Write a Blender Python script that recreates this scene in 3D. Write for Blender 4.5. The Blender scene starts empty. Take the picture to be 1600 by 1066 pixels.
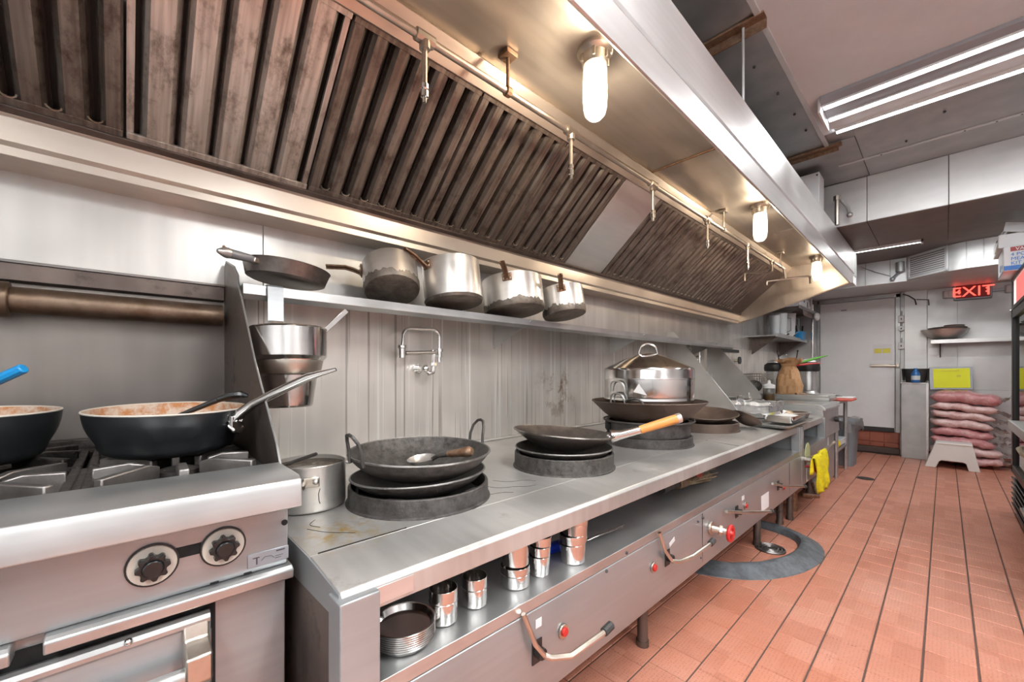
import bpy, bmesh, math, random
from mathutils import Vector, Matrix, Euler
R = random.Random(7)
PI = math.pi
SC = bpy.context.scene
C = SC.collection

# ------------------------------------------------------------------ camera, world, light, exposure
cam = bpy.data.cameras.new('camera'); co = bpy.data.objects.new('camera', cam); C.objects.link(co)
co.location = (0, 0, 1.25); co.rotation_euler = (PI/2, 0, math.radians(46.589))
cam.sensor_width = 36; cam.lens = 36*639.65/1600; cam.shift_y = 47.6/1600; cam.clip_start = .02; cam.clip_end = 60
SC.camera = co
w = bpy.data.worlds.new('world'); SC.world = w; w.use_nodes = True
w.node_tree.nodes['Background'].inputs[0].default_value = (.9, .95, 1, 1)
w.node_tree.nodes['Background'].inputs[1].default_value = .3
SC.view_settings.view_transform = 'Standard'; SC.view_settings.look = 'None'
SC.view_settings.gamma = 1; SC.view_settings.use_curve_mapping = False
SC.view_settings.exposure = 0.80
TUBE = 36.0      # fluorescent tubes of the ceiling fixtures
BULB = 18.0      # bulbs in the jar lamps of the hood
SC.cycles.max_bounces = 10; SC.cycles.glossy_bounces = 6; SC.cycles.transparent_max_bounces = 12
SC.cycles.sample_clamp_indirect = 4; SC.cycles.caustics_reflective = False; SC.cycles.caustics_refractive = False

# ------------------------------------------------------------------ materials
M = {}
def mat(name, col=(.5,.5,.5), rough=.5, metal=0., **kw):
    m = bpy.data.materials.new(name); m.use_nodes = True
    p = m.node_tree.nodes['Principled BSDF']
    p.inputs['Base Color'].default_value = (*col, 1); p.inputs['Roughness'].default_value = rough
    p.inputs['Metallic'].default_value = metal
    for k, v in kw.items():
        p.inputs[k.replace('_', ' ')].default_value = v
    M[name] = m
    return m
def N(m, t, **kw):
    n = m.node_tree.nodes.new(t)
    for k, v in kw.items(): setattr(n, k, v)
    return n
def L(m, a, b): m.node_tree.links.new(a, b)
def coords(m, scale=(1,1,1), world=False, rot=(0,0,0)):
    mp = N(m, 'ShaderNodeMapping'); mp.inputs['Scale'].default_value = scale; mp.inputs['Rotation'].default_value = rot
    if world: L(m, N(m, 'ShaderNodeNewGeometry').outputs['Position'], mp.inputs[0])
    else: L(m, N(m, 'ShaderNodeTexCoord').outputs['Object'], mp.inputs[0])
    return mp.outputs[0]
def noise(m, vec, scale=5, detail=4, rough=.6):
    n = N(m, 'ShaderNodeTexNoise'); n.inputs['Scale'].default_value = scale; n.inputs['Detail'].default_value = detail
    n.inputs['Roughness'].default_value = rough; L(m, vec, n.inputs['Vector'])
    return n.outputs['Fac']
def ramp(m, fac, stops):
    r = N(m, 'ShaderNodeValToRGB'); e = r.color_ramp.elements
    while len(e) < len(stops): e.new(.5)
    for i, (p, c) in enumerate(stops):
        e[i].position = p; e[i].color = (*c, 1) if len(c) == 3 else c
    L(m, fac, r.inputs[0]); return r.outputs[0]
def rng(m, fac, a, b, c, d):
    r = N(m, 'ShaderNodeMapRange'); L(m, fac, r.inputs[0])
    for i, v in enumerate((a, b, c, d)): r.inputs[1+i].default_value = v
    return r.outputs[0]
def mix(m, fac, a, b, typ='MIX'):
    x = N(m, 'ShaderNodeMix', data_type='RGBA', blend_type=typ)
    if isinstance(fac, (int, float)): x.inputs[0].default_value = fac
    else: L(m, fac, x.inputs[0])
    for i, v in ((6, a), (7, b)):
        if isinstance(v, tuple): x.inputs[i].default_value = (*v, 1)
        else: L(m, v, x.inputs[i])
    return x.outputs[2]
def P(m): return m.node_tree.nodes['Principled BSDF']
def bump(m, h, strength=.2, dist=.01):
    b = N(m, 'ShaderNodeBump'); b.inputs['Strength'].default_value = strength; b.inputs['Distance'].default_value = dist
    L(m, h, b.inputs['Height']); L(m, b.outputs[0], P(m).inputs['Normal'])

def steel(name, c0, c1, r0, r1, sc=(6,6,6), brushed=(3,3,90), wav=.06, dirt=None, world=True, metal=.8):
    """brushed stainless: blotchy sheen, fine brush lines, slightly dented sheet"""
    m = mat(name, c0, r0, metal)
    v = coords(m, sc, world); n1 = noise(m, v, 1, 2, .5)
    vb = coords(m, brushed, world); n2 = noise(m, vb, .7, 1, .4)
    f = N(m, 'ShaderNodeMath', operation='ADD'); L(m, n1, f.inputs[0]); L(m, rng(m, n2, .3, .7, -.08, .08), f.inputs[1])
    col = mix(m, rng(m, f.outputs[0], .35, .7, 0, 1), c0, c1)
    if dirt:
        dc, ds, lo, hi = dirt
        n3 = noise(m, coords(m, ds, world), 1, 6, .7)
        fac = rng(m, n3, lo, hi, 0, 1)
        col = mix(m, fac, col, dc)
        L(m, rng(m, fac, 0, 1, metal, .25), P(m).inputs['Metallic'])
    if name == 'steel_deck':                                       # burnt-on yellow oil at the near corner of the deck
        vp = N(m, 'ShaderNodeVectorMath', operation='DISTANCE'); L(m, N(m, 'ShaderNodeNewGeometry').outputs['Position'], vp.inputs[0])
        vp.inputs[1].default_value = (-1.11, .42, .82)
        s = noise(m, coords(m, (22, 22, 22), True), 1, 5, .7)
        mu = N(m, 'ShaderNodeMath', operation='MULTIPLY'); L(m, rng(m, s, .45, .66, 0, 1), mu.inputs[0]); L(m, rng(m, vp.outputs['Value'], .03, .16, 1, 0), mu.inputs[1])
        col = mix(m, mu.outputs[0], col, (.46, .30, .07))
    L(m, col, P(m).inputs['Base Color'])
    L(m, rng(m, f.outputs[0], .3, .75, r0, r1), P(m).inputs['Roughness'])
    n4 = noise(m, coords(m, (1.3,1.3,1.3), world), 1.5, 1, .5)
    bump(m, n4, wav, .05)
    return m
steel('steel', (.47,.48,.48), (.58,.59,.59), .295, .40, metal=.85)
steel('steel_deck', (.46,.445,.425), (.59,.575,.555), .30, .48, (4,4,4), (6,60,6), .05, ((.27,.23,.20), (5,5,5), .62, .76), True, .62)
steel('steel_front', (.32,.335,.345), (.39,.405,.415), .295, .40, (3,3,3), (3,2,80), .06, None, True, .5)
steel('steel_hood', (.58,.51,.44), (.68,.605,.535), .295, .42, (3,3,3), (60,3,3), .14)
steel('steel_fascia', (.66,.66,.66), (.76,.76,.76), .295, .40, (2,2,2), (3,3,80), .05)
steel('steel_shine', (.60,.585,.57), (.70,.685,.67), .11, .20, (8,8,8), (4,4,60), .0, None, False, 1.)
steel('aluminium', (.62,.60,.57), (.74,.72,.69), .295, .40, (8,8,8), (5,5,70), .02, ((.30,.24,.17), (9,9,9), .66, .80), False)
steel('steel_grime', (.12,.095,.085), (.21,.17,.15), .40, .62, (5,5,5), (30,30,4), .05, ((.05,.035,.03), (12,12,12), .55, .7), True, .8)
steel('galvanised', (.40,.41,.41), (.50,.51,.51), .38, .55, (7,7,7), (5,5,5), .06, ((.14,.12,.11), (3,9,3), .68, .80), True, .8)
steel('galv_pale', (.62,.63,.63), (.72,.73,.73), .40, .55, (4,4,4), (4,4,30), .06, ((.25,.24,.23), (6,6,2), .70, .8), True, .55)
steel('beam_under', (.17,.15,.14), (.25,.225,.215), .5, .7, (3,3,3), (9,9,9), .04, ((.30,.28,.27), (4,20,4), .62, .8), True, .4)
def wallsteel(name, tint, drips=True, dark=0.):
    m = mat(name, (.6,.6,.6), .35, .6)
    st = noise(m, coords(m, (1, 13, .8), True), 1, 2, .5)       # vertical streaks
    bl = noise(m, coords(m, (2, 2.3, 2.3), True), 1, 2, .5)       # cloudy wiping marks
    col = mix(m, rng(m, st, .32, .68, 0, 1), tuple(c*.84 for c in tint), tint)
    col = mix(m, rng(m, bl, .40, .68, 0, .75), col, tuple(c*.60 for c in tint))
    if drips:
        d = noise(m, coords(m, (1, 42, .55), True), 1, 2, .5)      # pale dried drips
        col = mix(m, rng(m, d, .60, .66, 0, .85), col, (.95,.93,.89))
        d2 = noise(m, coords(m, (1, 33, .4), True), 1.7, 2, .5)
        col = mix(m, rng(m, d2, .63, .67, 0, .6), col, (.22,.18,.15))
        s = noise(m, coords(m, (9, 9, 7), True), 1, 6, .7)
        vp = N(m, 'ShaderNodeVectorMath', operation='DISTANCE'); L(m, N(m, 'ShaderNodeNewGeometry').outputs['Position'], vp.inputs[0])
        vp.inputs[1].default_value = (-1.97, 2.35, 1.12)
        near = rng(m, vp.outputs['Value'], .05, .30, 1, 0)
        mu = N(m, 'ShaderNodeMath', operation='MULTIPLY'); L(m, rng(m, s, .52, .64, 0, .9), mu.inputs[0]); L(m, near, mu.inputs[1])
        col = mix(m, mu.outputs[0], col, (.20,.10,.035))           # burnt splash beside the steamer
    L(m, col, P(m).inputs['Base Color'])
    L(m, rng(m, bl, .35, .7, .295, .46), P(m).inputs['Roughness'])
    bump(m, noise(m, coords(m, (1.2,1.2,1.2), True), 1.4, 1, .5), .10, .05)
    return m
wallsteel('wall_splash', (.90,.85,.785))
wallsteel('wall_upper', (.72,.70,.67), False)
wallsteel('wall_grease_reflect', (.25,.22,.20), False)  # grime plus dark reflections behind the stove, both put into the tint
wallsteel('wall_rear', (.72,.72,.72), False)
def filt(name, a, b, dk):
    m = mat(name, a, .4, .75)
    s = noise(m, coords(m, (3.5, 70, 3.5), True), 1, 2, .5)
    g = noise(m, coords(m, (9, 14, 9), True), 1, 6, .72)
    c = mix(m, rng(m, s, .35, .65, 0, 1), a, b)
    c = mix(m, rng(m, g, .50, .68, 0, .85), c, dk)
    L(m, c, P(m).inputs['Base Color']); L(m, rng(m, g, .3, .7, .34, .6), P(m).inputs['Roughness'])
    bump(m, s, .25, .004)
filt('filter_brown', (.155,.128,.108), (.27,.235,.205), (.065,.042,.030))
filt('filter_pale', (.46,.42,.38), (.68,.64,.59), (.17,.13,.10))
mat('filter_dark', (.016,.011,.008), .7, .1)
def iron(name, a, b, r0, r1, sc=14, bmp=.25, metal=.6):
    m = mat(name, a, r0, metal)
    n = noise(m, coords(m, (1,1,1)), sc, 6, .7)
    L(m, mix(m, rng(m, n, .35, .72, 0, 1), a, b), P(m).inputs['Base Color']); L(m, rng(m, n, .3, .7, r0, r1), P(m).inputs['Roughness'])
    bump(m, noise(m, coords(m, (1,1,1)), sc*5, 4, .6), bmp, .004)
iron('wok_iron', (.055,.050,.047), (.12,.11,.105), .36, .55)
iron('wok_burnt', (.042,.037,.034), (.15,.138,.128), .45, .7, 40, .5)
iron('wok_rim', (.16,.15,.14), (.34,.33,.32), .36, .55, 22, .3, .8)
iron('wok_seasoned', (.10,.085,.075), (.27,.24,.22), .295, .42, 7, .1, .85)
iron('wok_brown', (.085,.058,.045), (.17,.125,.10), .40, .6, 8, .15)
iron('cast_iron', (.028,.024,.022), (.085,.075,.07), .30, .6, 25, .6)
iron('cast_worn', (.22,.20,.19), (.36,.34,.33), .34, .5, 12, .2, .9)
iron('ring_iron', (.045,.04,.038), (.13,.12,.115), .40, .65, 30, .6)
iron('pipe_brown', (.13,.085,.055), (.27,.20,.15), .34, .5, 8, .1, .8)
iron('chrome_dull', (.50,.45,.39), (.68,.62,.55), .295, .36, 9, .05, 1.)
iron('rust_brown', (.20,.10,.05), (.38,.27,.19), .45, .6, 30, .3, .7)
iron('pot_burnt', (.10,.085,.07), (.30,.26,.22), .4, .6, 14, .1, .7)
mat('chrome', (.80,.79,.77), .10, 1.)
mat('black', (.012,.012,.012), .4)
mat('black_gloss', (.010,.011,.012), .22)
mat('black_rubber', (.03,.03,.03), .6)
mat('pan_black', (.013,.015,.017), .30)
mat('pan_cream', (.62,.57,.50), .45)
mat('plate_green', (.50,.52,.28), .5)
mat('red', (.50,.02,.018), .35)
mat('white', (.80,.80,.80), .45)
mat('fixture_grey', (.30,.31,.33), .45)
mat('white_paint', (.72,.73,.74), .5)
mat('white_card', (.78,.78,.79), .6)
mat('cream_card', (.60,.52,.40), .7)
mat('blue_plastic', (.012,.27,.62), .35)
mat('blue_dark', (.01,.03,.35), .35)
mat('blue_bottle', (.03,.16,.45), .3)
mat('yellow_paper', (.88,.92,.02), .5)
mat('yellow_print', (.80,.72,.10), .5)
mat('wood', (.60,.27,.07), .45)
mat('green', (.10,.38,.04), .45)
mat('bin_grey', (.20,.225,.25), .5)
mat('bag_film', (.55,.58,.57), .25)
mat('kraft', (.50,.29,.14), .75)
mat('stool_white', (.80,.79,.76), .4)
mat('label_grey', (.33,.35,.38), .4, .5)
mat('print_dark', (.06,.06,.065), .5)
mat('frost_plastic', (.66,.70,.72), .35)
mat('oil', (.16,.075,.015), .12)
mat('broth', (.16,.13,.10), .10)
mat('fridge_frame', (.022,.024,.027), .35)
mat('wire', (.62,.60,.57), .3, 1.)
mat('salt', (.85,.85,.84), .7)
mat('blue_print', (.03,.17,.55), .5)
mat('red_print', (.35,.035,.03), .5)
mat('concrete_grey', (.12,.135,.145), .55)
mat('dark_void', (.006,.006,.006), .8)
mat('board_red', (.62,.12,.09), .45)
def mottled(name, a, b, sc, rough=.6, bmp=.2, lo=.4, hi=.65):
    m = mat(name, a, rough)
    n = noise(m, coords(m), sc, 6, .7)
    L(m, mix(m, rng(m, n, lo, hi, 0, 1), a, b), P(m).inputs['Base Color']); bump(m, n, bmp, .01)
mottled('sauce', (.55,.23,.05), (.28,.08,.02), 30, .3, .5)
mottled('sauce_crust', (.58,.50,.42), (.42,.17,.05), 22, .5, .1, .42, .60)
mottled('kraft', (.52,.30,.15), (.40,.22,.10), 16, .75, .6)
mottled('rice_sack', (.60,.31,.31), (.82,.66,.64), 11, .30, .5, .46, .70)
mottled('rice_pink', (.56,.24,.25), (.78,.55,.54), 13, .30, .5, .50, .75)
mottled('rice_pale', (.63,.37,.36), (.84,.67,.65), 8, .28, .5, .40, .66)
mottled('yellow_cloth', (.86,.74,.01), (.62,.50,.01), 30, .85, .8)
mottled('ceiling_white', (.70,.74,.76), (.75,.79,.81), 3, .6, .05)
mottled('curb_slate', (.055,.063,.07), (.15,.165,.18), 9, .5, .3)
mottled('brush_fibre', (.20,.12,.06), (.42,.34,.22), 40, .8, .6)
mottled('door_white', (.80,.80,.80), (.86,.86,.86), 2, .4, .03)
mottled('foil', (.75,.75,.76), (.55,.55,.56), 25, .2, 1.); P(M['foil']).inputs['Metallic'].default_value = 1
def emis(name, col, s, base=(.8,.8,.8)):
    m = mat(name, base, .4); P(m).inputs['Emission Color'].default_value = (*col, 1); P(m).inputs['Emission Strength'].default_value = s
emis('tube_light', (.95,.98,1.), 5.0); M['tube_light'].cycles.emission_sampling = 'NONE'
m = bpy.data.materials.new('bulb_light'); m.use_nodes = True; M['bulb_light'] = m; nt = m.node_tree; nt.nodes.clear()
e_ = nt.nodes.new('ShaderNodeEmission'); e_.inputs[0].default_value = (1., .87, .70, 1); e_.inputs[1].default_value = 9
t_ = nt.nodes.new('ShaderNodeBsdfTransparent'); x_ = nt.nodes.new('ShaderNodeMixShader'); x_.inputs[0].default_value = .35
nt.links.new(t_.outputs[0], x_.inputs[1]); nt.links.new(e_.outputs[0], x_.inputs[2]); nt.links.new(x_.outputs[0], nt.nodes.new('ShaderNodeOutputMaterial').inputs[0])
m.cycles.emission_sampling = 'NONE'                              # glowing envelope; the lamp inside it lights the hood
emis('exit_red', (1.,.10,.07), 1.3, (.6,.03,.02))
emis('header_lit', (1.,.75,.72), .55)
emis('header_red', (1.,.18,.16), .6, (.7,.1,.1))
def thin_glass(name, tint, fr=.12, ior=1.45, rough=.03, milk=0.):
    m = bpy.data.materials.new(name); m.use_nodes = True; nt = m.node_tree; nt.nodes.clear()
    o = nt.nodes.new('ShaderNodeOutputMaterial'); t = nt.nodes.new('ShaderNodeBsdfTransparent'); g = nt.nodes.new('ShaderNodeBsdfGlossy')
    f = nt.nodes.new('ShaderNodeFresnel'); x = nt.nodes.new('ShaderNodeMixShader')
    t.inputs[0].default_value = (*tint, 1); g.inputs['Roughness'].default_value = rough; f.inputs[0].default_value = ior
    nt.links.new(f.outputs[0], x.inputs[0]); nt.links.new(t.outputs[0], x.inputs[1]); nt.links.new(g.outputs[0], x.inputs[2])
    out = x.outputs[0]
    if milk:
        d = nt.nodes.new('ShaderNodeBsdfTranslucent'); d.inputs[0].default_value = (.95,.93,.9,1)
        y = nt.nodes.new('ShaderNodeMixShader'); y.inputs[0].default_value = milk
        nt.links.new(out, y.inputs[1]); nt.links.new(d.outputs[0], y.inputs[2]); out = y.outputs[0]
    nt.links.new(out, o.inputs[0]); M[name] = m
thin_glass('jar_glass', (.97,.96,.94), milk=.10)
thin_glass('door_glass', (.50,.53,.55))
thin_glass('film_clear', (.90,.91,.91), rough=.25, milk=.35)
thin_glass('plastic_clear', (.80,.84,.85), rough=.2, milk=.25)
def tilemat():
    m = mat('quarry_tile', (.42,.14,.08), .5)
    sn = N(m, 'ShaderNodeVectorMath', operation='SNAP'); L(m, coords(m, (1,1,0), True), sn.inputs[0]); sn.inputs[1].default_value = (.163,.163,1)
    wn = N(m, 'ShaderNodeTexWhiteNoise', noise_dimensions='3D'); L(m, sn.outputs[0], wn.inputs[0])
    c = ramp(m, wn.outputs['Value'], [(0, (.48,.172,.103)), (.5, (.55,.21,.132)), (1, (.59,.245,.162))])
    n = noise(m, coords(m, (1,1,1), True), 2.2, 5, .65)
    c = mix(m, rng(m, n, .38, .72, 0, .55), c, (.61,.32,.245))
    sp = noise(m, coords(m, (1,1,1), True), 60, 2, .5)
    c = mix(m, rng(m, sp, .70, .76, 0, .5), c, (.13,.05,.035))
    v = N(m, 'ShaderNodeTexVoronoi'); v.inputs['Scale'].default_value = 75; v.inputs['Randomness'].default_value = .25; L(m, coords(m, (1,1,.01), True), v.inputs['Vector'])
    c = mix(m, rng(m, v.outputs['Distance'], .16, .30, .42, 0), c, (.20,.065,.04))     # pressed grip dimples
    L(m, c, P(m).inputs['Base Color'])
    L(m, rng(m, n, .3, .7, .31, .50), P(m).inputs['Roughness'])
    bump(m, rng(m, v.outputs['Distance'], .0, .55, 0, 1), .35, .003)
tilemat()
mat('grout', (.095,.062,.052), .8)
mottled('quarry_plain', (.36,.11,.065), (.24,.07,.04), 5, .5, .1)

# ------------------------------------------------------------------ mesh building
def smooth_line(p, n=2):
    for _ in range(n):
        o = [p[0]]
        for a, b in zip(p, p[1:]): o += [tuple(.75*u+.25*v for u, v in zip(a, b)), tuple(.25*u+.75*v for u, v in zip(a, b))]
        p = o+[p[-1]]
    return p
class MB:
    def __init__(s): s.v = []; s.f = []
    def add(s, vs, fs):
        k = len(s.v); s.v += [tuple(v) for v in vs]; s.f += [tuple(i+k for i in f) for f in fs]; return s
    def box(s, x0, x1, y0, y1, z0, z1):
        if x0 > x1: x0, x1 = x1, x0
        if y0 > y1: y0, y1 = y1, y0
        if z0 > z1: z0, z1 = z1, z0
        vs = [(x, y, z) for z in (z0, z1) for y in (y0, y1) for x in (x0, x1)]
        return s.add(vs, [(0,2,3,1), (4,5,7,6), (0,1,5,4), (2,6,7,3), (0,4,6,2), (1,3,7,5)])
    def obox(s, c, size, rot=(0,0,0)):
        a, b, d = (x/2 for x in size); e = Euler(rot).to_matrix(); c = Vector(c)
        k = MB().box(-a, a, -b, b, -d, d)
        return s.add([c + e @ Vector(v) for v in k.v], k.f)
    def prism(s, poly, axis, a, b):
        """poly: 2D points in the plane across axis: x->(y,z)  y->(x,z)  z->(x,y)"""
        n = len(poly)
        def p(q, t): return {'x': (t, q[0], q[1]), 'y': (q[0], t, q[1]), 'z': (q[0], q[1], t)}[axis]
        return s.add([p(q, a) for q in poly] + [p(q, b) for q in poly],
                     [tuple(range(n))[::-1], tuple(range(n, 2*n))] + [(i, (i+1) % n, n+(i+1) % n, n+i) for i in range(n)])
    def tube(s, pts, r, n=10, caps=True):
        pts = [Vector(p) for p in pts]; rs = r if isinstance(r, (list, tuple)) else [r]*len(pts)
        t0 = (pts[1]-pts[0]).normalized(); u = t0.orthogonal().normalized()
        vs = []
        for i, p in enumerate(pts):
            t = ((pts[min(i+1, len(pts)-1)]-p).normalized() + (p-pts[max(i-1, 0)]).normalized())
            t = t.normalized() if t.length > 1e-6 else t0
            u = (u - t*u.dot(t)); u = u.normalized() if u.length > 1e-6 else t.orthogonal().normalized()
            w_ = t.cross(u)
            vs += [p + (u*math.cos(2*PI*k/n) + w_*math.sin(2*PI*k/n))*rs[i] for k in range(n)]
        fs = [(i*n+k, i*n+(k+1) % n, (i+1)*n+(k+1) % n, (i+1)*n+k) for i in range(len(pts)-1) for k in range(n)]
        if caps: fs += [tuple(range(n))[::-1], tuple(range((len(pts)-1)*n, len(pts)*n))]
        return s.add(vs, fs)
    def lathe(s, prof, c=(0,0,0), n=48, rot=None):
        """prof: (r, z) list; r=0 ends close the surface"""
        vs = []; idx = []
        e = Euler(rot).to_matrix() if rot else None; c = Vector(c)
        for r, z in prof:
            row = []
            if r < 1e-6: row = [len(vs)]*n; vs.append(Vector((0,0,z)))
            else:
                for k in range(n):
                    row.append(len(vs)); vs.append(Vector((r*math.cos(2*PI*k/n), r*math.sin(2*PI*k/n), z)))
            idx.append(row)
        fs = []
        for a, b in zip(idx, idx[1:]):
            for k in range(n):
                q = [a[k], a[(k+1) % n], b[(k+1) % n], b[k]]
                q = [x for i, x in enumerate(q) if x not in q[:i]]
                if len(q) > 2: fs.append(tuple(q))
        if e: vs = [e @ v for v in vs]
        return s.add([v + c for v in vs], fs)
    def ball(s, c, r, n=12, sq=(1,1,1)):
        k = MB().lathe([(r*math.sin(PI*i/n), -r*math.cos(PI*i/n)) if 0 < i < n else (0, r*(-1 if i == 0 else 1)) for i in range(n+1)], n=2*n)
        return s.add([(v[0]*sq[0]+c[0], v[1]*sq[1]+c[1], v[2]*sq[2]+c[2]) for v in k.v], k.f)
BASE = {}
def tag(o, label, cat=None, group=None, kind=None):
    if label: o['label'] = label
    if cat: o['category'] = cat
    if group: o['group'] = group
    if kind: o['kind'] = kind
    return o
def obj(name, mb, m, parent=None, bev=0., label=None, smooth=35, base=None, seg=2, solid=0.):
    me = bpy.data.meshes.new(name)
    b = Vector(BASE.get(parent.name, (0,0,0))) if parent else Vector(base or (0,0,0))
    me.from_pydata([Vector(v)-b for v in mb.v], [], mb.f); me.update()
    bm = bmesh.new(); bm.from_mesh(me); bmesh.ops.recalc_face_normals(bm, faces=bm.faces); bm.to_mesh(me); bm.free()
    me.shade_smooth(); me.set_sharp_from_angle(angle=math.radians(smooth))
    me.materials.append(M[m] if isinstance(m, str) else m)
    o = bpy.data.objects.new(name, me); C.objects.link(o)
    if parent: o.parent = parent; BASE[o.name] = tuple(b)
    else: o.location = b; BASE[o.name] = tuple(b)
    if solid:
        md = o.modifiers.new('thick', 'SOLIDIFY'); md.thickness = solid; md.offset = 0
    if bev:
        md = o.modifiers.new('edge', 'BEVEL'); md.width = bev; md.segments = seg; md.limit_method = 'ANGLE'; md.angle_limit = math.radians(40)
    if label: o['label'] = label
    return o
def thing(name, label, cat, loc=(0,0,0), group=None, local=False, rot=(0,0,0)):
    """Empty at the base of a thing; parts are given in world coordinates, or in its own when local"""
    o = bpy.data.objects.new(name, None); C.objects.link(o); o.location = loc; o.rotation_euler = rot
    o.empty_display_size = .05
    BASE[o.name] = (0,0,0) if local else tuple(loc)
    return tag(o, label, cat, group)
def struct(name, mb, m, parent=None, label=None, bev=0.):
    o = obj(name, mb, m, parent, bev, label)
    if not parent: o['kind'] = 'structure'
    return o
def dup(root, loc, label=None, rot=None):
    r = root.copy(); C.objects.link(r); r.location = loc
    if rot is not None: r.rotation_euler = rot
    if label: r['label'] = label
    for ch in list(root.children):
        c = ch.copy(); C.objects.link(c); c.parent = r
        for g in list(ch.children):
            d = g.copy(); C.objects.link(d); d.parent = c
    return r
def lettering(body, size, m, parent, loc, rot, name='lettering', depth=.001, align='LEFT'):
    cu = bpy.data.curves.new(name, 'FONT'); cu.body = body; cu.size = size; cu.extrude = depth; cu.align_x = align
    tmp = bpy.data.objects.new('tmp', cu); C.objects.link(tmp)
    dg = bpy.context.evaluated_depsgraph_get(); me = bpy.data.meshes.new_from_object(tmp.evaluated_get(dg))
    bpy.data.objects.remove(tmp); me.materials.clear(); me.materials.append(M[m])
    o = bpy.data.objects.new(name, me); C.objects.link(o); o.parent = parent
    o.location = Vector(loc)-Vector(BASE[parent.name]); o.rotation_euler = rot
    return o
def arc(c, r, a0, a1, n, pl='xz'):
    o = []
    for i in range(n+1):
        a = a0+(a1-a0)*i/n; u, v = r*math.cos(a), r*math.sin(a)
        o.append({'xz': (c[0]+u, c[1], c[2]+v), 'yz': (c[0], c[1]+u, c[2]+v), 'xy': (c[0]+u, c[1]+v, c[2])}[pl])
    return o
def vessel(rb, rt, h, t=.003, corner=.015, bulge=0., z0=0., rim=0.):
    """profile of an open pot: outside from centre of base up, inside back down"""
    pr = [(0, z0)]
    for i in range(5):
        a = PI/2*i/4; pr.append((rb-corner+corner*math.sin(a), z0+corner*(1-math.cos(a))))
    k = 6
    for i in range(1, k+1):
        u = i/k; pr.append((rb+(rt-rb)*u+bulge*math.sin(PI*u), z0+corner+(h-corner)*u))
    if rim: pr += [(rt+rim, z0+h-rim*.3), (rt+rim, z0+h+rim*.5)]
    pr += [(rt-t*.3, z0+h+t*.4), (rt-t, z0+h)]
    for i in range(k-1, -1, -1):
        u = i/k; pr.append((rb-t+(rt-rb)*u+bulge*math.sin(PI*u), z0+corner+(h-corner)*u))
    pr += [(rb-corner, z0+t+.001), (0, z0+t)]
    return pr
def bowl(rt, h, t=.003, rb=0., n=10, z0=0.):
    """wok: part of a sphere"""
    Rr = (rt*rt+h*h)/(2*h); amax = math.asin(min(1, rt/Rr)) if h <= Rr else PI-math.asin(rt/Rr)
    o = [(Rr*math.sin(amax*i/n), z0+Rr*(1-math.cos(amax*i/n))) for i in range(n+1)]
    i_ = [(max(0, (Rr-t)*math.sin(amax*i/n)), z0+Rr-(Rr-t)*math.cos(amax*i/n)) for i in range(n, -1, -1)]
    i_[-1] = (0, i_[-1][1]); o[0] = (0, z0)
    return o+i_

# ------------------------------------------------------------------ the room
XW, YB, XR, YF, ZC = -1.97, 8.45, 2.7, -2.6, 3.0
fl = struct('floor', MB().box(XW-.1, XR+.1, YF-.1, YB+.1, -.06, -.004), 'grout')
T = .163
cells = []
for i in range(-11, 17):
    off = R.uniform(-.05, .05)
    for j in range(-4, 52):
        x0 = -.2285+T*i; y0 = 2.455+T*(j-13)+off
        if x0 < XW or x0+T > XR or y0 < -.6 or y0+T > YB-.02: continue
        vis = x0 > -1.25 and x0 < .095*(y0+T)+.02 and y0 > 1.35 and (x0 > -.95 or y0 > 2.)
        cells.append((0 if vis else 1, math.hypot(x0+.08, y0+.08), x0, y0))
cells.sort()
def tilegeo(mb, x0, y0, lift=0):
    a, b, c, d = x0+.003, x0+T-.003, y0+.002, y0+T-.002; e = .002
    mb.add([(a,c,-.004),(b,c,-.004),(b,d,-.004),(a,d,-.004),(a+e,c+e,lift),(b-e,c+e,lift),(b-e,d-e,lift),(a+e,d-e,lift)],
           [(4,5,6,7),(0,1,5,4),(1,2,6,5),(2,3,7,6),(3,0,4,7)])
one = MB(); tilegeo(one, 0, 0)
t0 = obj('floor_tile', one, 'quarry_tile', fl)
for k, (_, _, x, y) in enumerate(cells[:299]):
    t = t0 if k == 0 else t0.copy()
    if k: C.objects.link(t)
    t.location = (x, y, R.uniform(-.0006, .0006))
rest = MB()
for _, _, x, y in cells[299:]: tilegeo(rest, x, y, R.uniform(-.0006, .0006))
tag(obj('floor_tiles_beyond', rest, 'quarry_tile', fl), None, kind='stuff')

wl = struct('wall_left', MB().box(XW-.12, XW-.004, YF, YB, 0, ZC+.1), 'galvanised')
for a, b in ((-2.2, -.9), (-.9, .322), (.322, 1.86), (1.86, 3.4), (3.4, 4.95), (4.95, 6.50), (6.50, 8.44)):
    low = 'wall_grease_reflect' if b < .4 else 'wall_splash'
    obj('wall_panel', MB().box(XW-.004, XW, a+.002, b-.002, .5, 1.57), low, wl, .001)
    obj('wall_panel', MB().box(XW-.004, XW+.003, a+.002+.1*(b>.4), b-.002+.1*(b>.3), 1.572, 2.4), 'wall_upper', wl, .001)
wb = struct('wall_back', MB().box(XW, XR, YB+.006, YB+.12, 0, ZC+.1), 'galvanised')
for a, b, c, d in ((-.17, .12, 1.0, 2.6), (.124, 1.3, 1.0, 2.6), (1.304, 2.6, .1, 2.6), (-.17, 1.3, .1, .996), (-1.97, -1.47, .1, 2.6)):
    obj('wall_panel', MB().box(a, b, YB-.001, YB+.006, c, d), 'wall_rear', wb, .001)
struct('wall_right', MB().box(XR, XR+.1, YF, YB, 0, ZC+.1), 'white_paint')
struct('wall_front', MB().box(XW, XR, YF-.1, YF, 0, ZC+.1), 'white_paint')
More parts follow.
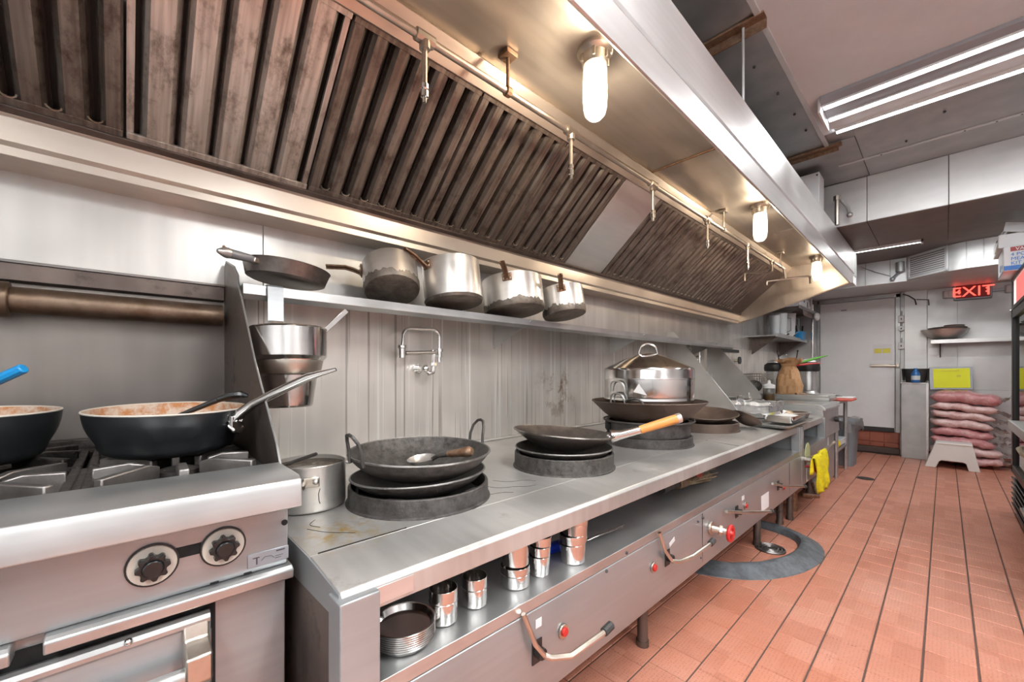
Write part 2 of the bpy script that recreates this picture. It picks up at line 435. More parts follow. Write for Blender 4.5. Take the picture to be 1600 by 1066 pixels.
struct('baseboard_back', MB().prism([(YB, 0), (YB-.035, 0), (YB-.03, .08), (YB-.012, .10), (YB, .10)], 'x', -.17, XR), 'quarry_plain')

ce = struct('ceiling', MB().box(XW, XR, YF, YB, ZC+.012, ZC+.1), 'galvanised')
obj('ceiling_panel', MB().box(-.616, XR, YF, 3.755, ZC-.008, ZC+.012), 'ceiling_white', ce, .003, 'off-white painted ceiling panel')
def cpan(x0, x1, y0, y1, z=0.): obj('ceiling_panel', MB().box(x0+.002, x1-.002, y0+.002, y1-.002, ZC-z, ZC+.012), 'galvanised', ce, .002)
cpan(-1.9, -.64, .4, 2.25); cpan(-1.9, -.64, 2.25, 3.96); cpan(-1.9, -.46, 3.96, 4.9); cpan(-.46, 1.2, 3.78, 4.42); cpan(1.2, 2.7, 3.78, 4.42); cpan(-.46, 1.2, 4.42, 4.95, .004); cpan(1.2, 2.7, 4.42, 4.95, .004)
obj('ceiling_strip', MB().box(-.64, -.612, .4, 3.96, ZC-.014, ZC+.0), 'galv_pale', ce, .002)
obj('ceiling_strip', MB().box(-.62, 2.6, 4.40, 4.425, ZC-.010, ZC+.0), 'galv_pale', ce, .002)
scr = MB()
for x, y in ((-.75, 2.62), (-.72, 2.98), (-.70, 3.3), (-.69, 3.58), (-.2, 4.3), (.1, 4.41), (.25, 4.41), (.36, 4.41), (-.35, 4.41), (.0, 4.0), (.55, 4.41)): scr.ball((x, y, ZC-.006), .008, 5)
obj('panel_screws', scr, 'print_dark', ce)
# the sheet-metal covered beam
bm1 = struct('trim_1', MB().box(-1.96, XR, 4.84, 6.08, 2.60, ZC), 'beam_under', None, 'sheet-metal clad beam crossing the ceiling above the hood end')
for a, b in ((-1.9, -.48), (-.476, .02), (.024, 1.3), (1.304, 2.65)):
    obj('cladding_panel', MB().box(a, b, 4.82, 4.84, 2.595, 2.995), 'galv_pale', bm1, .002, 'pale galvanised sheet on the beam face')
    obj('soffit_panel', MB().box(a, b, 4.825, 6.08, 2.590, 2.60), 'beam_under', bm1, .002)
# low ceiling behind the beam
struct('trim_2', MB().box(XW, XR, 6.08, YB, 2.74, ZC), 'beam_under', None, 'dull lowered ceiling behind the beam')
# curb and door of the cold room
cb = struct('trim_3', MB().box(-1.97, -.46, YB-.02, YB+.01, 0, .33), 'quarry_plain', None, 'quarry tile curb under the white cold-room door')
for k in range(9): obj('curb_tile', MB().box(-1.96+.166*k, -1.80+.166*k, YB-.03, YB-.018, .175, .325), 'quarry_plain', cb, .003)
for k in range(9): obj('curb_tile', MB().box(-1.96+.166*k, -1.80+.166*k, YB-.045, YB-.018, .10, .165), 'quarry_plain', cb, .006)
obj('curb_foot', MB().box(-1.96, -.46, YB-.06, YB-.02, 0, .094), 'grout', cb, .01)
d = thing('door_1', 'white flush cold-room door with yellow notice above its latch', None, (-.97, YB, .34)); d['kind'] = 'structure'
obj('leaf', MB().box(-1.425, -.515, YB-.055, YB+.004, .345, 2.36), 'door_white', d, .008)
obj('frame', MB().box(-1.47, -1.43, YB-.03, YB+.004, .33, 2.42).box(-.51, -.455, YB-.03, YB+.004, .33, 2.42).box(-1.47, -.455, YB-.03, YB+.004, 2.365, 2.43), 'galvanised', d, .004)
obj('sweep', MB().box(-1.42, -.52, YB-.06, YB-.052, .335, .40), 'black_rubber', d)
nt_ = obj('notice', MB().box(-.765, -.545, YB-.058, YB-.0555, 1.42, 1.665), 'white_card', d, 0, 'white notice with a yellow band')
obj('yellow_band', MB().box(-.745, -.665, YB-.0595, YB-.058, 1.53, 1.60).box(-.65, -.565, YB-.0595, YB-.058, 1.53, 1.60), 'yellow_print', nt_)
obj('latch', MB().box(-.79, -.56, YB-.09, YB-.055, 1.325, 1.36).tube([(-.57, YB-.08, 1.335), (-.50, YB-.08, 1.335)], .018), 'chrome_dull', d, .004, 'dull metal latch bar')
obj('strike', MB().box(-.50, -.465, YB-.06, YB-.03, 1.31, 1.37).tube([(-.482, YB-.06, 1.34), (-.482, YB-.085, 1.34)], .02), 'chrome_dull', d, .003)
obj('hardware_plate', MB().box(-1.15, -1.08, YB-.057, YB-.055, 2.22, 2.24), 'label_grey', d)
# sheet-metal pier beside the door
struct('trim_4', MB().box(-.41, -.175, YB-.05, YB+.01, 0, 2.62), 'galv_pale', None, 'pale sheet-metal pier between door and steel shelf', .003)

# ceiling fixtures
def lamp(name, x, y, z, sx, sy, watt, up=False, parent=None):
    l = bpy.data.lights.new(name, 'AREA'); l.shape = 'RECTANGLE'; l.size = sx; l.size_y = sy; l.energy = watt; l.color = (.985, .98, .965)
    o = bpy.data.objects.new(name, l); C.objects.link(o); o.rotation_euler = (PI, 0, 0) if up else (0, 0, 0); o.location = (x, y, z)
    if parent: o.parent = parent; o.location = Vector((x, y, z))-Vector(BASE[parent.name])
    return o
def fixture(label, x0, x1, yA, yB, zt, group, housing=True, watt=1., up=0., cap=.020):
    f = thing('ceiling_light', label, 'ceiling light', ((x0+x1)/2, (yA+yB)/2, ZC), group)
    if housing: obj('housing', MB().prism([(yA-.075, ZC-.008), (yA-.075, ZC-.03), (yA-.02, ZC-.05), (yB+.02, ZC-.05), (yB+.05, ZC-.03), (yB+.05, ZC-.008)], 'x', x0-.01, x1+.01), 'fixture_grey', f, .003)
    if housing: obj('end_cap', MB().box(x0-.025, x0-.01, yA-.05, yB+.06, zt-.045, ZC-.008), 'white', f, .003)
    for y in sorted({yA, yB}):
        obj('tube', MB().box(x0, x1, y-.017, y+.017, zt-cap, zt), 'tube_light', f, 0, 'glowing white tube'); obj('tube_channel', MB().prism([(y-.028, zt-.003), (y-.022, zt-.003), (y-.022, zt+.001), (y+.022, zt+.001), (y+.022, zt-.003), (y+.028, zt-.003), (y+.028, zt+.02), (y-.028, zt+.02)], 'x', x0-.004, x1+.004), 'white_paint', f)
    lamp('lamp', (x0+x1)/2, (yA+yB)/2, zt-.026, x1-x0, yB-yA+.04, watt*TUBE, False, f)
    if up: lamp('added_uplight', (x0+x1)/2, (yA+yB)/2, zt+.06, x1-x0, yB-yA, up*TUBE, True, f)  # uplight added to brighten the ceiling
    return f
fixture('twin-tube fluorescent fixture on the off-white ceiling panel', -.535, 1.95, 3.27, 3.45, 2.945, None, True, .40, 0, .007)
s3 = thing('strip_light', 'slim single glowing strip beside the twin-tube fixture', 'strip light', (.6, 3.72, ZC))
obj('tube', MB().box(-.535, 1.95, 3.706, 3.734, 2.964, 2.984), 'tube_light', s3); lamp('lamp', .71, 3.72, 2.958, 2.48, .03, .20*TUBE, False, s3); obj('channel', MB().prism([(3.70, 2.970), (3.705, 2.970), (3.705, 2.985), (3.735, 2.985), (3.735, 2.970), (3.74, 2.970), (3.74, 2.999), (3.70, 2.999)], 'x', -.54, 1.955), 'white', s3)
s4 = thing('strip_light', 'thin tube light under the dark side of the beam', 'strip light', (-.5, 5.86, 2.59))
obj('tube', MB().box(-1.25, -.17, 5.861, 5.879, 2.560, 2.575), 'tube_light', s4); lamp('lamp', -.7, 5.87, 2.556, 1.08, .02, .10*TUBE, False, s4); obj('channel', MB().prism([(5.854, 2.562), (5.858, 2.562), (5.858, 2.576), (5.882, 2.576), (5.882, 2.562), (5.886, 2.562), (5.886, 2.59), (5.854, 2.59)], 'x', -1.3, -.15).box(-.165, -.15, 5.854, 5.886, 2.545, 2.59), 'white', s4)
for y, lb in ((.9, 'unseen twin-tube fixture added for light over the aisle beside the stove'), (-1.4, 'unseen twin-tube fixture added for light over the aisle by the front wall')):
    fixture(lb, -.45, 2.2, y, y+.18, 2.80, 'unseen fixtures added over the aisle', False, 1.0, 1.7)  # unseen fixtures added to brighten the room, with uplights for the ceiling
fixture('hidden twin-tube fixture added for light behind the beam', -.7, 1.6, 6.22, 6.40, 2.705, None, False, .55)  # hidden fixture added to brighten the back of the room

# ------------------------------------------------------------------ exhaust hood
HX = -.70            # front lip
hood = thing('exhaust_hood', 'long stainless exhaust hood with sloping baffle filters above the cooking line', 'exhaust hood', (-1.3, 2.4, 1.862))
Y0, Y1 = -1.3, 5.72
FB, FT = (-1.80, 1.995), (-1.31, 2.416)
obj('grease_trough', MB().prism([(-1.968, 1.862), (-1.822, 1.862), (-1.822, 1.888), (-1.812, 1.90), (-1.808, 1.965), (-1.797, 1.975), (-1.79, 1.99), (-1.80, 2.0), (-1.968, 2.0)], 'y', Y0, Y1), 'steel_hood', hood, .002, 'pale grease trough along the wall')
obj('filter_ledge', MB().obox((-1.793, (Y0+Y1)/2, 1.983), (.022, Y1-Y0, .014), (0, -.7, 0)), 'steel_grime', hood, .002)
obj('top_rail', MB().prism([(-1.318, 2.408), (-1.30, 2.40), (-1.235, 2.468), (-1.25, 2.487)], 'y', Y0, Y1), 'steel_hood', hood, .002)
for a, b in ((Y0, -.12), (-.118, 2.368), (2.372, 4.2), (4.204, Y1)):
    obj('ceiling_sheet', MB().box(-1.26, HX+.01, a, b, 2.485, 2.492), 'steel_hood', hood, .001)
obj('ceiling_seam', MB().tube([(-1.25, 2.37, 2.483), (HX, 2.37, 2.483)], .006, 6), 'rust_brown', hood, 0, 'rusty seam across the hood ceiling')
# front fascia: bright face above an inward-leaning return
def fas(poly0, poly1):
    n = len(poly0)
    return MB().add([(x, Y0, z) for x, z in poly0]+[(x, Y1+.03, z) for x, z in poly1], [tuple(range(n))[::-1], tuple(range(n, 2*n))]+[(i, (i+1) % n, n+(i+1) % n, n+i) for i in range(n)])
zn, zf = 2.275, 2.205
obj('fascia_return', fas([(-.695, zn), (-.688, zn+.004), (-.676, zn+.10), (-.690, zn+.11), (-.706, zn+.01)], [(-.705, zf), (-.698, zf+.004), (-.680, zf+.10), (-.694, zf+.11), (-.716, zf+.01)]), 'steel_fascia', hood, .001, smooth=30)
obj('fascia', fas([(-.676, zn+.10), (-.670, zn+.11), (-.672, 2.60), (-.70, 2.615), (-.71, 2.60), (-.71, zn+.11)], [(-.680, zf+.10), (-.674, zf+.11), (-.676, 2.55), (-.70, 2.565), (-.715, 2.55), (-.715, zf+.11)]), 'steel_fascia', hood, .001, smooth=30)
obj('top_sheet', MB().box(-1.96, -.70, Y0, Y1, 2.545, 2.555), 'galvanised', hood)
# end panel with its sloping lower edge
obj('end_panel', MB().prism([(-1.968, 1.862), (-1.82, 1.862), (-.716, 2.212), (-.70, 2.22), (-.70, 2.55), (-1.968, 2.55)], 'y', Y1, Y1+.02), 'steel_hood', hood, .003)
obj('end_flange', MB().tube([(-1.82, Y1+.005, 1.866), (-.712, Y1+.005, 2.216)], .009, 6), 'steel_hood', hood)
def on(u, n, y):       # u along the slope from its foot, n towards the cook
    return (FB[0]+.755*u+.656*n, y, FB[1]+.656*u-.755*n)
LF = .642
def strip(mb, prof, u0, u1):
    a = [on(u0, n, y) for y, n in prof]; b = [on(u1, n, y) for y, n in prof]; k = len(prof)
    return mb.add(a+b, [(i, i+1, k+i+1, k+i) for i in range(k-1)])
def slab(mb, y0, y1, n0, n1, u0, u1):
    vs = [on(u, n, y) for u in (u0, u1) for n in (n0, n1) for y in (y0, y1)]
    return mb.add(vs, [(0,1,3,2), (4,6,7,5), (0,4,5,1), (2,3,7,6), (0,2,6,4), (1,5,7,3)])
def filter_panel(y0, y1, m, nb, label=None):
    g = MB()
    slab(g, y0+.004, y1-.004, .0, .012, 0, .028); slab(g, y0+.004, y1-.004, .0, .012, LF-.022, LF)
    slab(g, y0+.003, y0+.022, -.02, .0, 0, LF); slab(g, y1-.022, y1-.003, -.02, .0, 0, LF)
    f = obj('baffle_filter', g, m, hood, .0015, label)
    b = MB(); slab(b, y0+.01, y1-.01, -.040, -.032, .0, LF)
    p = (y1-y0-.044)/(nb if label is None else nb-.8); o0 = 0 if label is None else (y1-y0)/2-.022-p*nb/2
    for k in range(nb):                                   # rear baffles seen in the slots
        yc = y0+.022+o0+p*(k+.5)
        for q in (-.006, .006): slab(b, yc+q-.0022, yc+q+.0022, -.033, -.022, .02, LF-.02)
    obj('rear_baffles', b, 'filter_dark', f)
    for k in range(0 if label is None else 1, nb+1 if label is None else nb):
        yc = y0+.022+o0+p*k; h = p*(.305 if label is None else .36)
        e0 = max(yc-h, y0+.002); e1 = min(yc+h, y1-.002)
        q = MB(); strip(q, [(e0-.010*(e0 > y0+.01), -.028), (e0-.004*(e0 > y0+.01), -.004), (e0+.006, .009), (e0+.007, .011), (e1-.007, .011), (e1-.006, .009), (e1+.004*(e1 < y1-.01), -.004), (e1+.010*(e1 < y1-.01), -.028)], .016, LF-.012)
        obj('baffle', q, m, f, smooth=20)
    e = MB()
    for k in range(nb):
        yc = y0+.022+o0+p*(k+.5)
        e.tube([on(.030+.012*(1-abs(math.sin(a))), .012, yc+.016*math.cos(a)) for a in [PI+PI*i/6 for i in range(7)]], .0028, 5)
    if label is None: tag(obj('slot_ends', e, 'chrome_dull', f, 0, 'bright pressed ends of the slots'), None, kind='stuff')
for k, (a, b) in enumerate(((-1.10, -.55), (-.55, 0.), (0., .54), (.54, 1.08), (1.08, 1.63), (1.63, 2.19))):
    filter_panel(a, b, 'filter_pale' if k == 2 else 'filter_brown', 6, 'pale scratched baffle filter' if k == 2 else None)
for k in range(5): filter_panel(2.62+.548*k, 2.62+.548*(k+1), 'filter_brown', 6)
g = MB(); slab(g, 2.192, 2.618, -.01, .008, 0, LF); obj('blank_panel', g, 'steel_fascia', hood, .002, 'plain stainless panel between the filters')
g = MB(); slab(g, 5.362, Y1, -.01, .008, 0, LF); obj('blank_panel', g, 'steel_grime', hood, .002)

# jar lamps
def jar(x, y, label, dim=1.):
    j = thing('hood_lamp', label, 'lamp', (x, y, 2.485), 'glass jar lamps in the hood')
    obj('base', MB().lathe([(0, 2.485), (.068, 2.485), (.068, 2.474), (.060, 2.466), (.052, 2.462), (.050, 2.432), (.046, 2.424), (0, 2.424)], (x, y, 0), 28), 'chrome_dull', j)
    h = MB()
    for k in range(6): h.obox((x+.052*math.cos(k*PI/3), y+.052*math.sin(k*PI/3), 2.447), (.012, .012, .03), (0, 0, k*PI/3))
    obj('collar_lugs', h, 'chrome_dull', j, .002)
    obj('globe', MB().lathe([(.040, 2.43), (.044, 2.42), (.045, 2.30), (.044, 2.265), (.038, 2.24), (.024, 2.225), (0, 2.221)], (x, y, 0), 28), 'jar_glass', j, 0, 'thick clear glass globe', solid=.003)
    obj('bulb', MB().lathe([(0, 2.43), (.014, 2.425), (.014, 2.40), (.029, 2.36), (.031, 2.32), (.026, 2.285), (.012, 2.266), (0, 2.264)], (x, y, 0), 20), 'bulb_light', j, 0, 'glowing warm bulb')
    pl_ = bpy.data.lights.new('filament', 'POINT'); pl_.energy = BULB*dim; pl_.color = (1., .85, .66); pl_.shadow_soft_size = .022
    po = bpy.data.objects.new('filament', pl_); C.objects.link(po); po.parent = j; po.location = (0, 0, 2.325-2.485)
jar(-.925, 1.315, 'glowing glass jar lamp on the hood ceiling, biggest of the three')
jar(-.945, 3.44, 'glowing jar lamp on the hood ceiling, middle of the three')
jar(-.945, 5.40, 'glowing jar lamp near the end panel of the hood', .2)

# fire-suppression pipe
PXp, PZp = -1.165, 2.335
pipe = thing('sprinkler_pipe', 'thin metal pipe with spray nozzles running under the hood ceiling', 'pipe', (PXp, 2, PZp))
obj('main_pipe', MB().tube([(PXp, -.9, PZp), (PXp, 5.05, PZp)], .0125, 12), 'chrome_dull', pipe)
for y in (.71, 1.47, 2.23, 3.02, 3.9, 4.62):
    obj('tee', MB().tube([(PXp, y-.035, PZp), (PXp, y-.033, PZp), (PXp, y+.033, PZp), (PXp, y+.035, PZp)], [.015, .02, .02, .015], 10).tube([(PXp, y, PZp), (PXp, y, PZp-.035)], .018, 10), 'chrome_dull', pipe)
    if y < 4:
        n = obj('nozzle_drop', MB().tube([(PXp, y, PZp-.03), (PXp, y, PZp-.155)], .0085, 8), 'chrome_dull', pipe)
        obj('nozzle', MB().lathe([(0, -.21), (.007, -.21), (.008, -.195), (.013, -.192), (.013, -.172), (.010, -.168), (.013, -.165), (.013, -.15), (0, -.148)], (PXp, y, PZp), 10), 'chrome', n)
for y in (-.3, 1.08, 3.33, 4.92):
    obj('ceiling_bracket', MB().tube([(PXp, y, PZp+.005), (PXp, y, 2.475)], .0075, 8).box(PXp-.028, PXp+.028, y-.028, y+.028, 2.466, 2.483).tube([(PXp, y-.012, PZp), (PXp, y+.012, PZp)], .019, 10), 'rust_brown' if y < 2 else 'chrome_dull', pipe, .002)
obj('branch_pipe', MB().tube([(PXp, 4.62, PZp-.02), (PXp, 4.62, PZp-.10), (PXp-.03, 4.60, PZp-.115), (PXp-.16, 4.42, PZp-.12), (PXp-.18, 4.40, PZp-.13), (PXp-.18, 4.40, PZp-.20)], .011, 8), 'chrome_dull', pipe)
obj('end_drop', MB().tube([(PXp, 5.05, PZp), (PXp+.01, 5.06, PZp-.11)], .012, 8), 'chrome_dull', pipe)
obj('end_branch', MB().tube([(PXp-.15, 5.0, PZp-.16), (PXp-.145, 5.0, PZp-.12), (PXp+.01, 5.06, PZp-.11), (PXp+.20, 5.12, PZp-.10), (PXp+.215, 5.12, PZp-.115), (PXp+.215, 5.12, PZp-.18)], .011, 8), 'chrome_dull', pipe)

# hanger and the boxes on top of the hood
h = thing('hood_hanger', 'rusty angle bar on the ceiling with a thin hanger rod down to the hood', 'hanger', (-.67, 2.27, 2.62))
obj('angle_bar', MB().box(-1.5, -.60, 2.235, 2.29, 2.985, 2.997).box(-1.5, -.60, 2.285, 2.292, 2.94, 2.99), 'rust_brown', h, .001)
obj('rod', MB().tube([(-.70, 2.27, 2.56), (-.70, 2.27, 2.99)], .0065, 8), 'galv_pale', h)
h2 = thing('ceiling_angle', 'short rusty angle bar on the ceiling near the beam', 'hanger', (-.7, 3.95, 2.98))
obj('angle_bar', MB().box(-1.3, -.54, 3.94, 3.99, 2.978, 2.997).box(-1.3, -.56, 3.985, 3.992, 2.95, 2.99), 'rust_brown', h2, .001)
jb = thing('duct_box', 'white metal box with screws on top of the hood before the beam', 'box', (-.85, 4.4, 2.6))
obj('casing', MB().box(-1.15, -.735, 4.30, 4.50, 2.56, 2.955), 'white_paint', jb, .004)
obj('screws', MB().ball((-.75, 4.297, 2.93), .008, 5).ball((-.75, 4.297, 2.62), .008, 5), 'print_dark', jb)
cd = thing('conduit_fitting', 'short conduit fitting with a bent cable beside the white box', 'conduit', (-.665, 4.62, 2.6))
obj('pipe', MB().tube([(-.665, 4.66, 2.57), (-.665, 4.66, 2.80)], .018, 10).tube([(-.665, 4.66, 2.79), (-.665, 4.66, 2.83)], .028, 10), 'chrome_dull', cd)
obj('cable', MB().tube([(-.665, 4.66, 2.82), (-.645, 4.70, 2.80), (-.60, 4.73, 2.73), (-.585, 4.72, 2.66)], .014, 8).ball((-.585, 4.72, 2.655), .024, 8), 'galvanised', cd)
eb = thing('end_box', 'pale plastic-wrapped box behind the far end of the hood', 'box', (-.9, 6.0, 2.2))
obj('casing', MB().box(-1.25, -.69, 5.80, 6.04, 2.22, 2.57), 'galv_pale', eb, .005)
obj('film_wrap', MB().box(-1.26, -.68, 5.79, 5.99, 2.30, 2.575), 'film_clear', eb, .02)

# ------------------------------------------------------------------ wall shelf, splash shields, faucets
SX, SZ = -1.65, 1.552
sh = thing('wall_shelf', 'long stainless wall shelf carrying the saucepans under the hood', 'shelf', (-1.8, 2, SZ))
obj('shelf_top', MB().box(-1.966, SX, .295, 5.02, SZ-.006, SZ), 'steel', sh)
obj('front_lip', MB().prism([(SX-.012, SZ-.003), (SX, SZ), (SX+.001, SZ-.034), (SX-.014, SZ-.052), (SX-.018, SZ-.046), (SX-.010, SZ-.030)], 'y', .295, 5.02), 'steel', sh, .001)
for y in (1.7, 3.0, 4.5): obj('bracket', MB().prism([(-1.966, SZ-.008), (SX+.02, SZ-.008), (-1.966, SZ-.16)], 'y', y, y+.004), 'steel', sh)
lg = thing('wall_ledge', 'dark-fronted steel ledge on the wall above the brown pipe', 'ledge', (-1.95, -.9, 1.55))
obj('cap', MB().prism([(-1.966, 1.593), (-1.935, 1.588), (-1.932, 1.580), (-1.966, 1.580)], 'y', -2.2, .284), 'steel', lg, .001)
obj('front', MB().prism([(-1.966, 1.579), (-1.940, 1.579), (-1.944, 1.528), (-1.966, 1.522)], 'y', -2.2, .284), 'steel_grime', lg, .001, 'front face coloured dark like shadow')  # shadow under the cap is put into this dark face colour
fp = thing('flue_pipe', 'brown greasy pipe with a collar along the wall behind the stove', 'pipe', (-1.89, -.5, 1.46))
obj('pipe', MB().tube([(-1.90, -1.9, 1.462), (-1.90, .27, 1.462)], .040, 20), 'pipe_brown', fp)
obj('collar', MB().tube([(-1.90, -.29, 1.462), (-1.90, -.245, 1.462)], .053, 20), 'pipe_brown', fp, .004)
obj('clip', MB().box(-1.968, -1.90, -.28, -.255, 1.44, 1.48), 'pipe_brown', fp)

def shield(name, label, poly, y, m, flange=True):
    s = thing(name, label, 'splash guard', (poly[0][0], y, poly[0][1]))
    obj('sheet', MB().prism(poly, 'y', y, y+.004), m, s)
    if flange: obj('edge_fold', MB().tube([(p[0], y+.002, p[1]) for p in poly[1:-1]], .003, 6), 'steel', s)
    return s
shield('splash_guard', 'dark greasy triangular metal guard between stove and wok range', [(-1.962, .90), (-1.962, 1.665), (-1.93, 1.68), (-1.77, 1.63), (-1.70, 1.585), (-1.69, 1.55), (-1.45, 1.285), (-1.20, 1.06), (-1.13, .96), (-1.13, .90)], .287, 'steel_grime')
shield('splash_guard', 'pale triangular steel guard behind the steamer and last wok', [(-1.955, .83), (-1.955, 1.64), (-1.90, 1.655), (-1.87, 1.64), (-1.33, .955), (-1.29, .89), (-1.285, .83)], 4.03, 'steel_deck')
shield('splash_guard', 'pale stained triangular steel guard beside the fryer baskets', [(-1.955, .86), (-1.955, 1.60), (-1.90, 1.62), (-1.87, 1.60), (-1.42, 1.05), (-1.38, .98), (-1.38, .86)], 5.06, 'steel_deck')
def faucet(x, y, z, s, label, simple=False):
    f = thing('wall_faucet', label, 'faucet', (x-.05, y, z))
    X = x
    obj('wall_elbow', MB().tube([(XW+.003, y-.05*s, z+.02*s), (X-.012, y-.05*s, z+.02*s)], .016*s, 12).tube([(XW+.002, y-.05*s, z+.02*s), (XW+.012, y-.05*s, z+.02*s)], .028*s, 14)
        .tube([(X-.01, y-.055*s, z+.02*s), (X, y-.03*s, z-.008*s), (X, y-.005*s, z+.0), (X, y, z+.02*s), (X, y, z+.05*s)], .014*s, 12).ball((X, y-.05*s, z+.02*s), .021*s, 8), 'chrome', f)
    obj('valve', MB().tube([(X, y, z+.035*s), (X, y, z+.055*s)], .019*s, 6).tube([(X, y, z+.05*s), (X, y, z+.10*s), (X, y-.015*s, z+.115*s)], .0125*s, 10), 'chrome', f, .002)
    obj('lower_arm', MB().tube([(X+.004, y+.01*s, z+.107*s), (X+.01, y-.17*s, z+.098*s)], .011*s, 12), 'chrome_dull', f)
    obj('outer_joint', MB().tube([(X+.01, y-.19*s, z+.072*s), (X+.01, y-.19*s, z+.122*s)], .019*s, 12).tube([(X+.01, y-.19*s, z+.122*s), (X+.01, y-.19*s, z+.138*s)], .023*s, 8), 'chrome', f, .002)
    obj('spout', MB().tube([(X+.01, y-.19*s, z+.13*s), (X+.01, y-.187*s, z+.18*s)] + arc((X+.01, y-.138*s, z+.178*s), .048*s, PI, PI/2, 6, 'yz') + arc((X+.01, y-.01*s, z+.188*s), .042*s, PI/2, 0, 6, 'yz') + [(X+.01, y+.032*s, z+.14*s), (X+.01, y+.032*s, z+.12*s)], .0095*s, 12), 'chrome', f)
    obj('spout_collar', MB().tube([(X+.01, y+.032*s, z+.112*s), (X+.01, y+.032*s, z+.128*s)], .021*s, 12).tube([(X+.01, y+.032*s, z+.082*s), (X+.01, y+.032*s, z+.112*s)], .016*s, 12).tube([(X+.01, y+.032*s, z+.055*s), (X+.01, y+.032*s, z+.082*s)], .010*s, 10), 'chrome', f)
faucet(-1.89, 1.205, 1.245, 1., 'chrome double-jointed faucet on the wall above the big wok')
faucet(-1.89, 4.62, 1.28, 1.15, 'chrome faucet arm on the wall between the two pale guards')

# ------------------------------------------------------------------ wok range
DZ = .821
def range_unit(y0, y1, label, posts):
    r = thing('wok_range', label, 'range', (-1.4, (y0+y1)/2, 0))
    obj('deck', MB().prism([(-1.962, DZ-.02), (-1.962, DZ), (-1.01, DZ), (-1.01, DZ-.02)], 'y', y0, y1), 'steel_deck', r, .001)
    obj('front_ledge', MB().prism([(-1.008, DZ-.004), (-1.008, DZ+.001), (-.828, .810), (-.818, .800), (-.818, .752), (-.824, .752), (-.826, .797), (-1.008, .812)], 'y', y0, y1), 'steel_deck', r, .002)
    obj('end_skirt', MB().prism([(-1.962, DZ-.001), (-1.01, DZ-.001), (-.825, .806), (-.82, .752), (-1.962, .70)], 'y', y0-.003, y0), 'steel_front', r)
    obj('under_shelf', MB().box(-1.30, -.803, y0+.012, y1-.012, .601, .608), 'steel', r)
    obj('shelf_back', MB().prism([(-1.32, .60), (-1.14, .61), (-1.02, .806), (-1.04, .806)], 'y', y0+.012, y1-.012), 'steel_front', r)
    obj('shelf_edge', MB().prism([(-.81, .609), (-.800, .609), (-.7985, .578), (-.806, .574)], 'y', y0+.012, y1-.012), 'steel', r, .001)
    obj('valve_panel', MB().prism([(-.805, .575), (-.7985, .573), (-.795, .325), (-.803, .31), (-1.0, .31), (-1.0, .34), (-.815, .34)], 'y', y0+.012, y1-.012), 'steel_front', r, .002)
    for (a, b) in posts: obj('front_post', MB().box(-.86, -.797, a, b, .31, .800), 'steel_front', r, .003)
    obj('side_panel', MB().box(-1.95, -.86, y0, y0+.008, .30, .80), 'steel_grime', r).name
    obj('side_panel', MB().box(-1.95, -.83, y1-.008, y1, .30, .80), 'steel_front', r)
    return r
wr = range_unit(.311, 3.985, 'long stainless wok range with four dark burner rings', [(.300, .382), (3.935, 3.985)])
obj('seam_plate', MB().box(-.8175, -.8155, .318, .47, .760, .797), 'steel_fascia', wr, .001, 'brighter plate at the ledge corner')
obj('deck_crack', MB().tube([(-1.012, .33, DZ+.001), (-1.012, .56, DZ+.001)], .002, 5).tube([(-1.02, 2.62, DZ+.001), (-.83, 2.62, .812)], .0012, 4), 'filter_dark', wr)
sc = MB()
for pts in (((-1.19, .36), (-1.14, .385), (-1.12, .40), (-1.075, .445)), ((-1.25, .40), (-1.22, .37), (-1.18, .39)), ((-1.17, .98), (-1.12, 1.0), (-1.10, 1.06), (-1.07, 1.08), (-1.06, 1.13)), ((-1.09, .90), (-1.08, .97), (-1.05, 1.0)), ((-1.22, 1.05), (-1.16, 1.08), (-1.14, 1.15), (-1.10, 1.17))):
    sc.tube([(x, y, DZ+.0006) for x, y in smooth_line(pts)], .0006, 4)
tag(obj('scratches', sc, 'filter_dark', wr, 0, 'dark wandering scratches'), None, kind='stuff')
def legs(r, pts, rad=.024):
    for x, y in pts: obj('leg', MB().tube([(x, y, .02), (x, y, .33)], rad, 12).tube([(x, y, .0), (x, y, .025)], rad*1.2, 12), 'steel_grime', r)
legs(wr, ((-.93, .45), (-.95, 1.72), (-.93, 3.31), (-.93, 3.90), (-1.8, .5), (-1.8, 1.8), (-1.8, 3.3)))
obj('gas_pipe', MB().tube([(-1.25, .4, .30), (-1.25, 3.9, .30)], .03, 10).tube([(-1.0, 2.18, .32), (-1.0, 2.18, .14), (-1.03, 2.18, .10), (-1.25, 2.18, .09)], .045, 12), 'rust_brown', wr)
obj('burner_boxes', MB().box(-1.5, -1.02, .5, .98, .22, .6).box(-1.5, -1.02, 1.2, 1.7, .22, .6).box(-1.5, -1.02, 2.05, 2.6, .22, .6).box(-1.5, -1.02, 2.85, 3.4, .22, .6), 'steel_grime', wr, .01)
def knob(r, y, z, big=False):
    k = obj('burner_knob', MB().tube([(-.796, y, z), (-.790, y, z)], .021, 16), 'chrome_dull', r, .001)
    obj('knob_cap', MB().tube([(-.79, y, z), (-.783, y, z)], [.0135, .012], 16), 'red', k, .001, 'red knob cap')
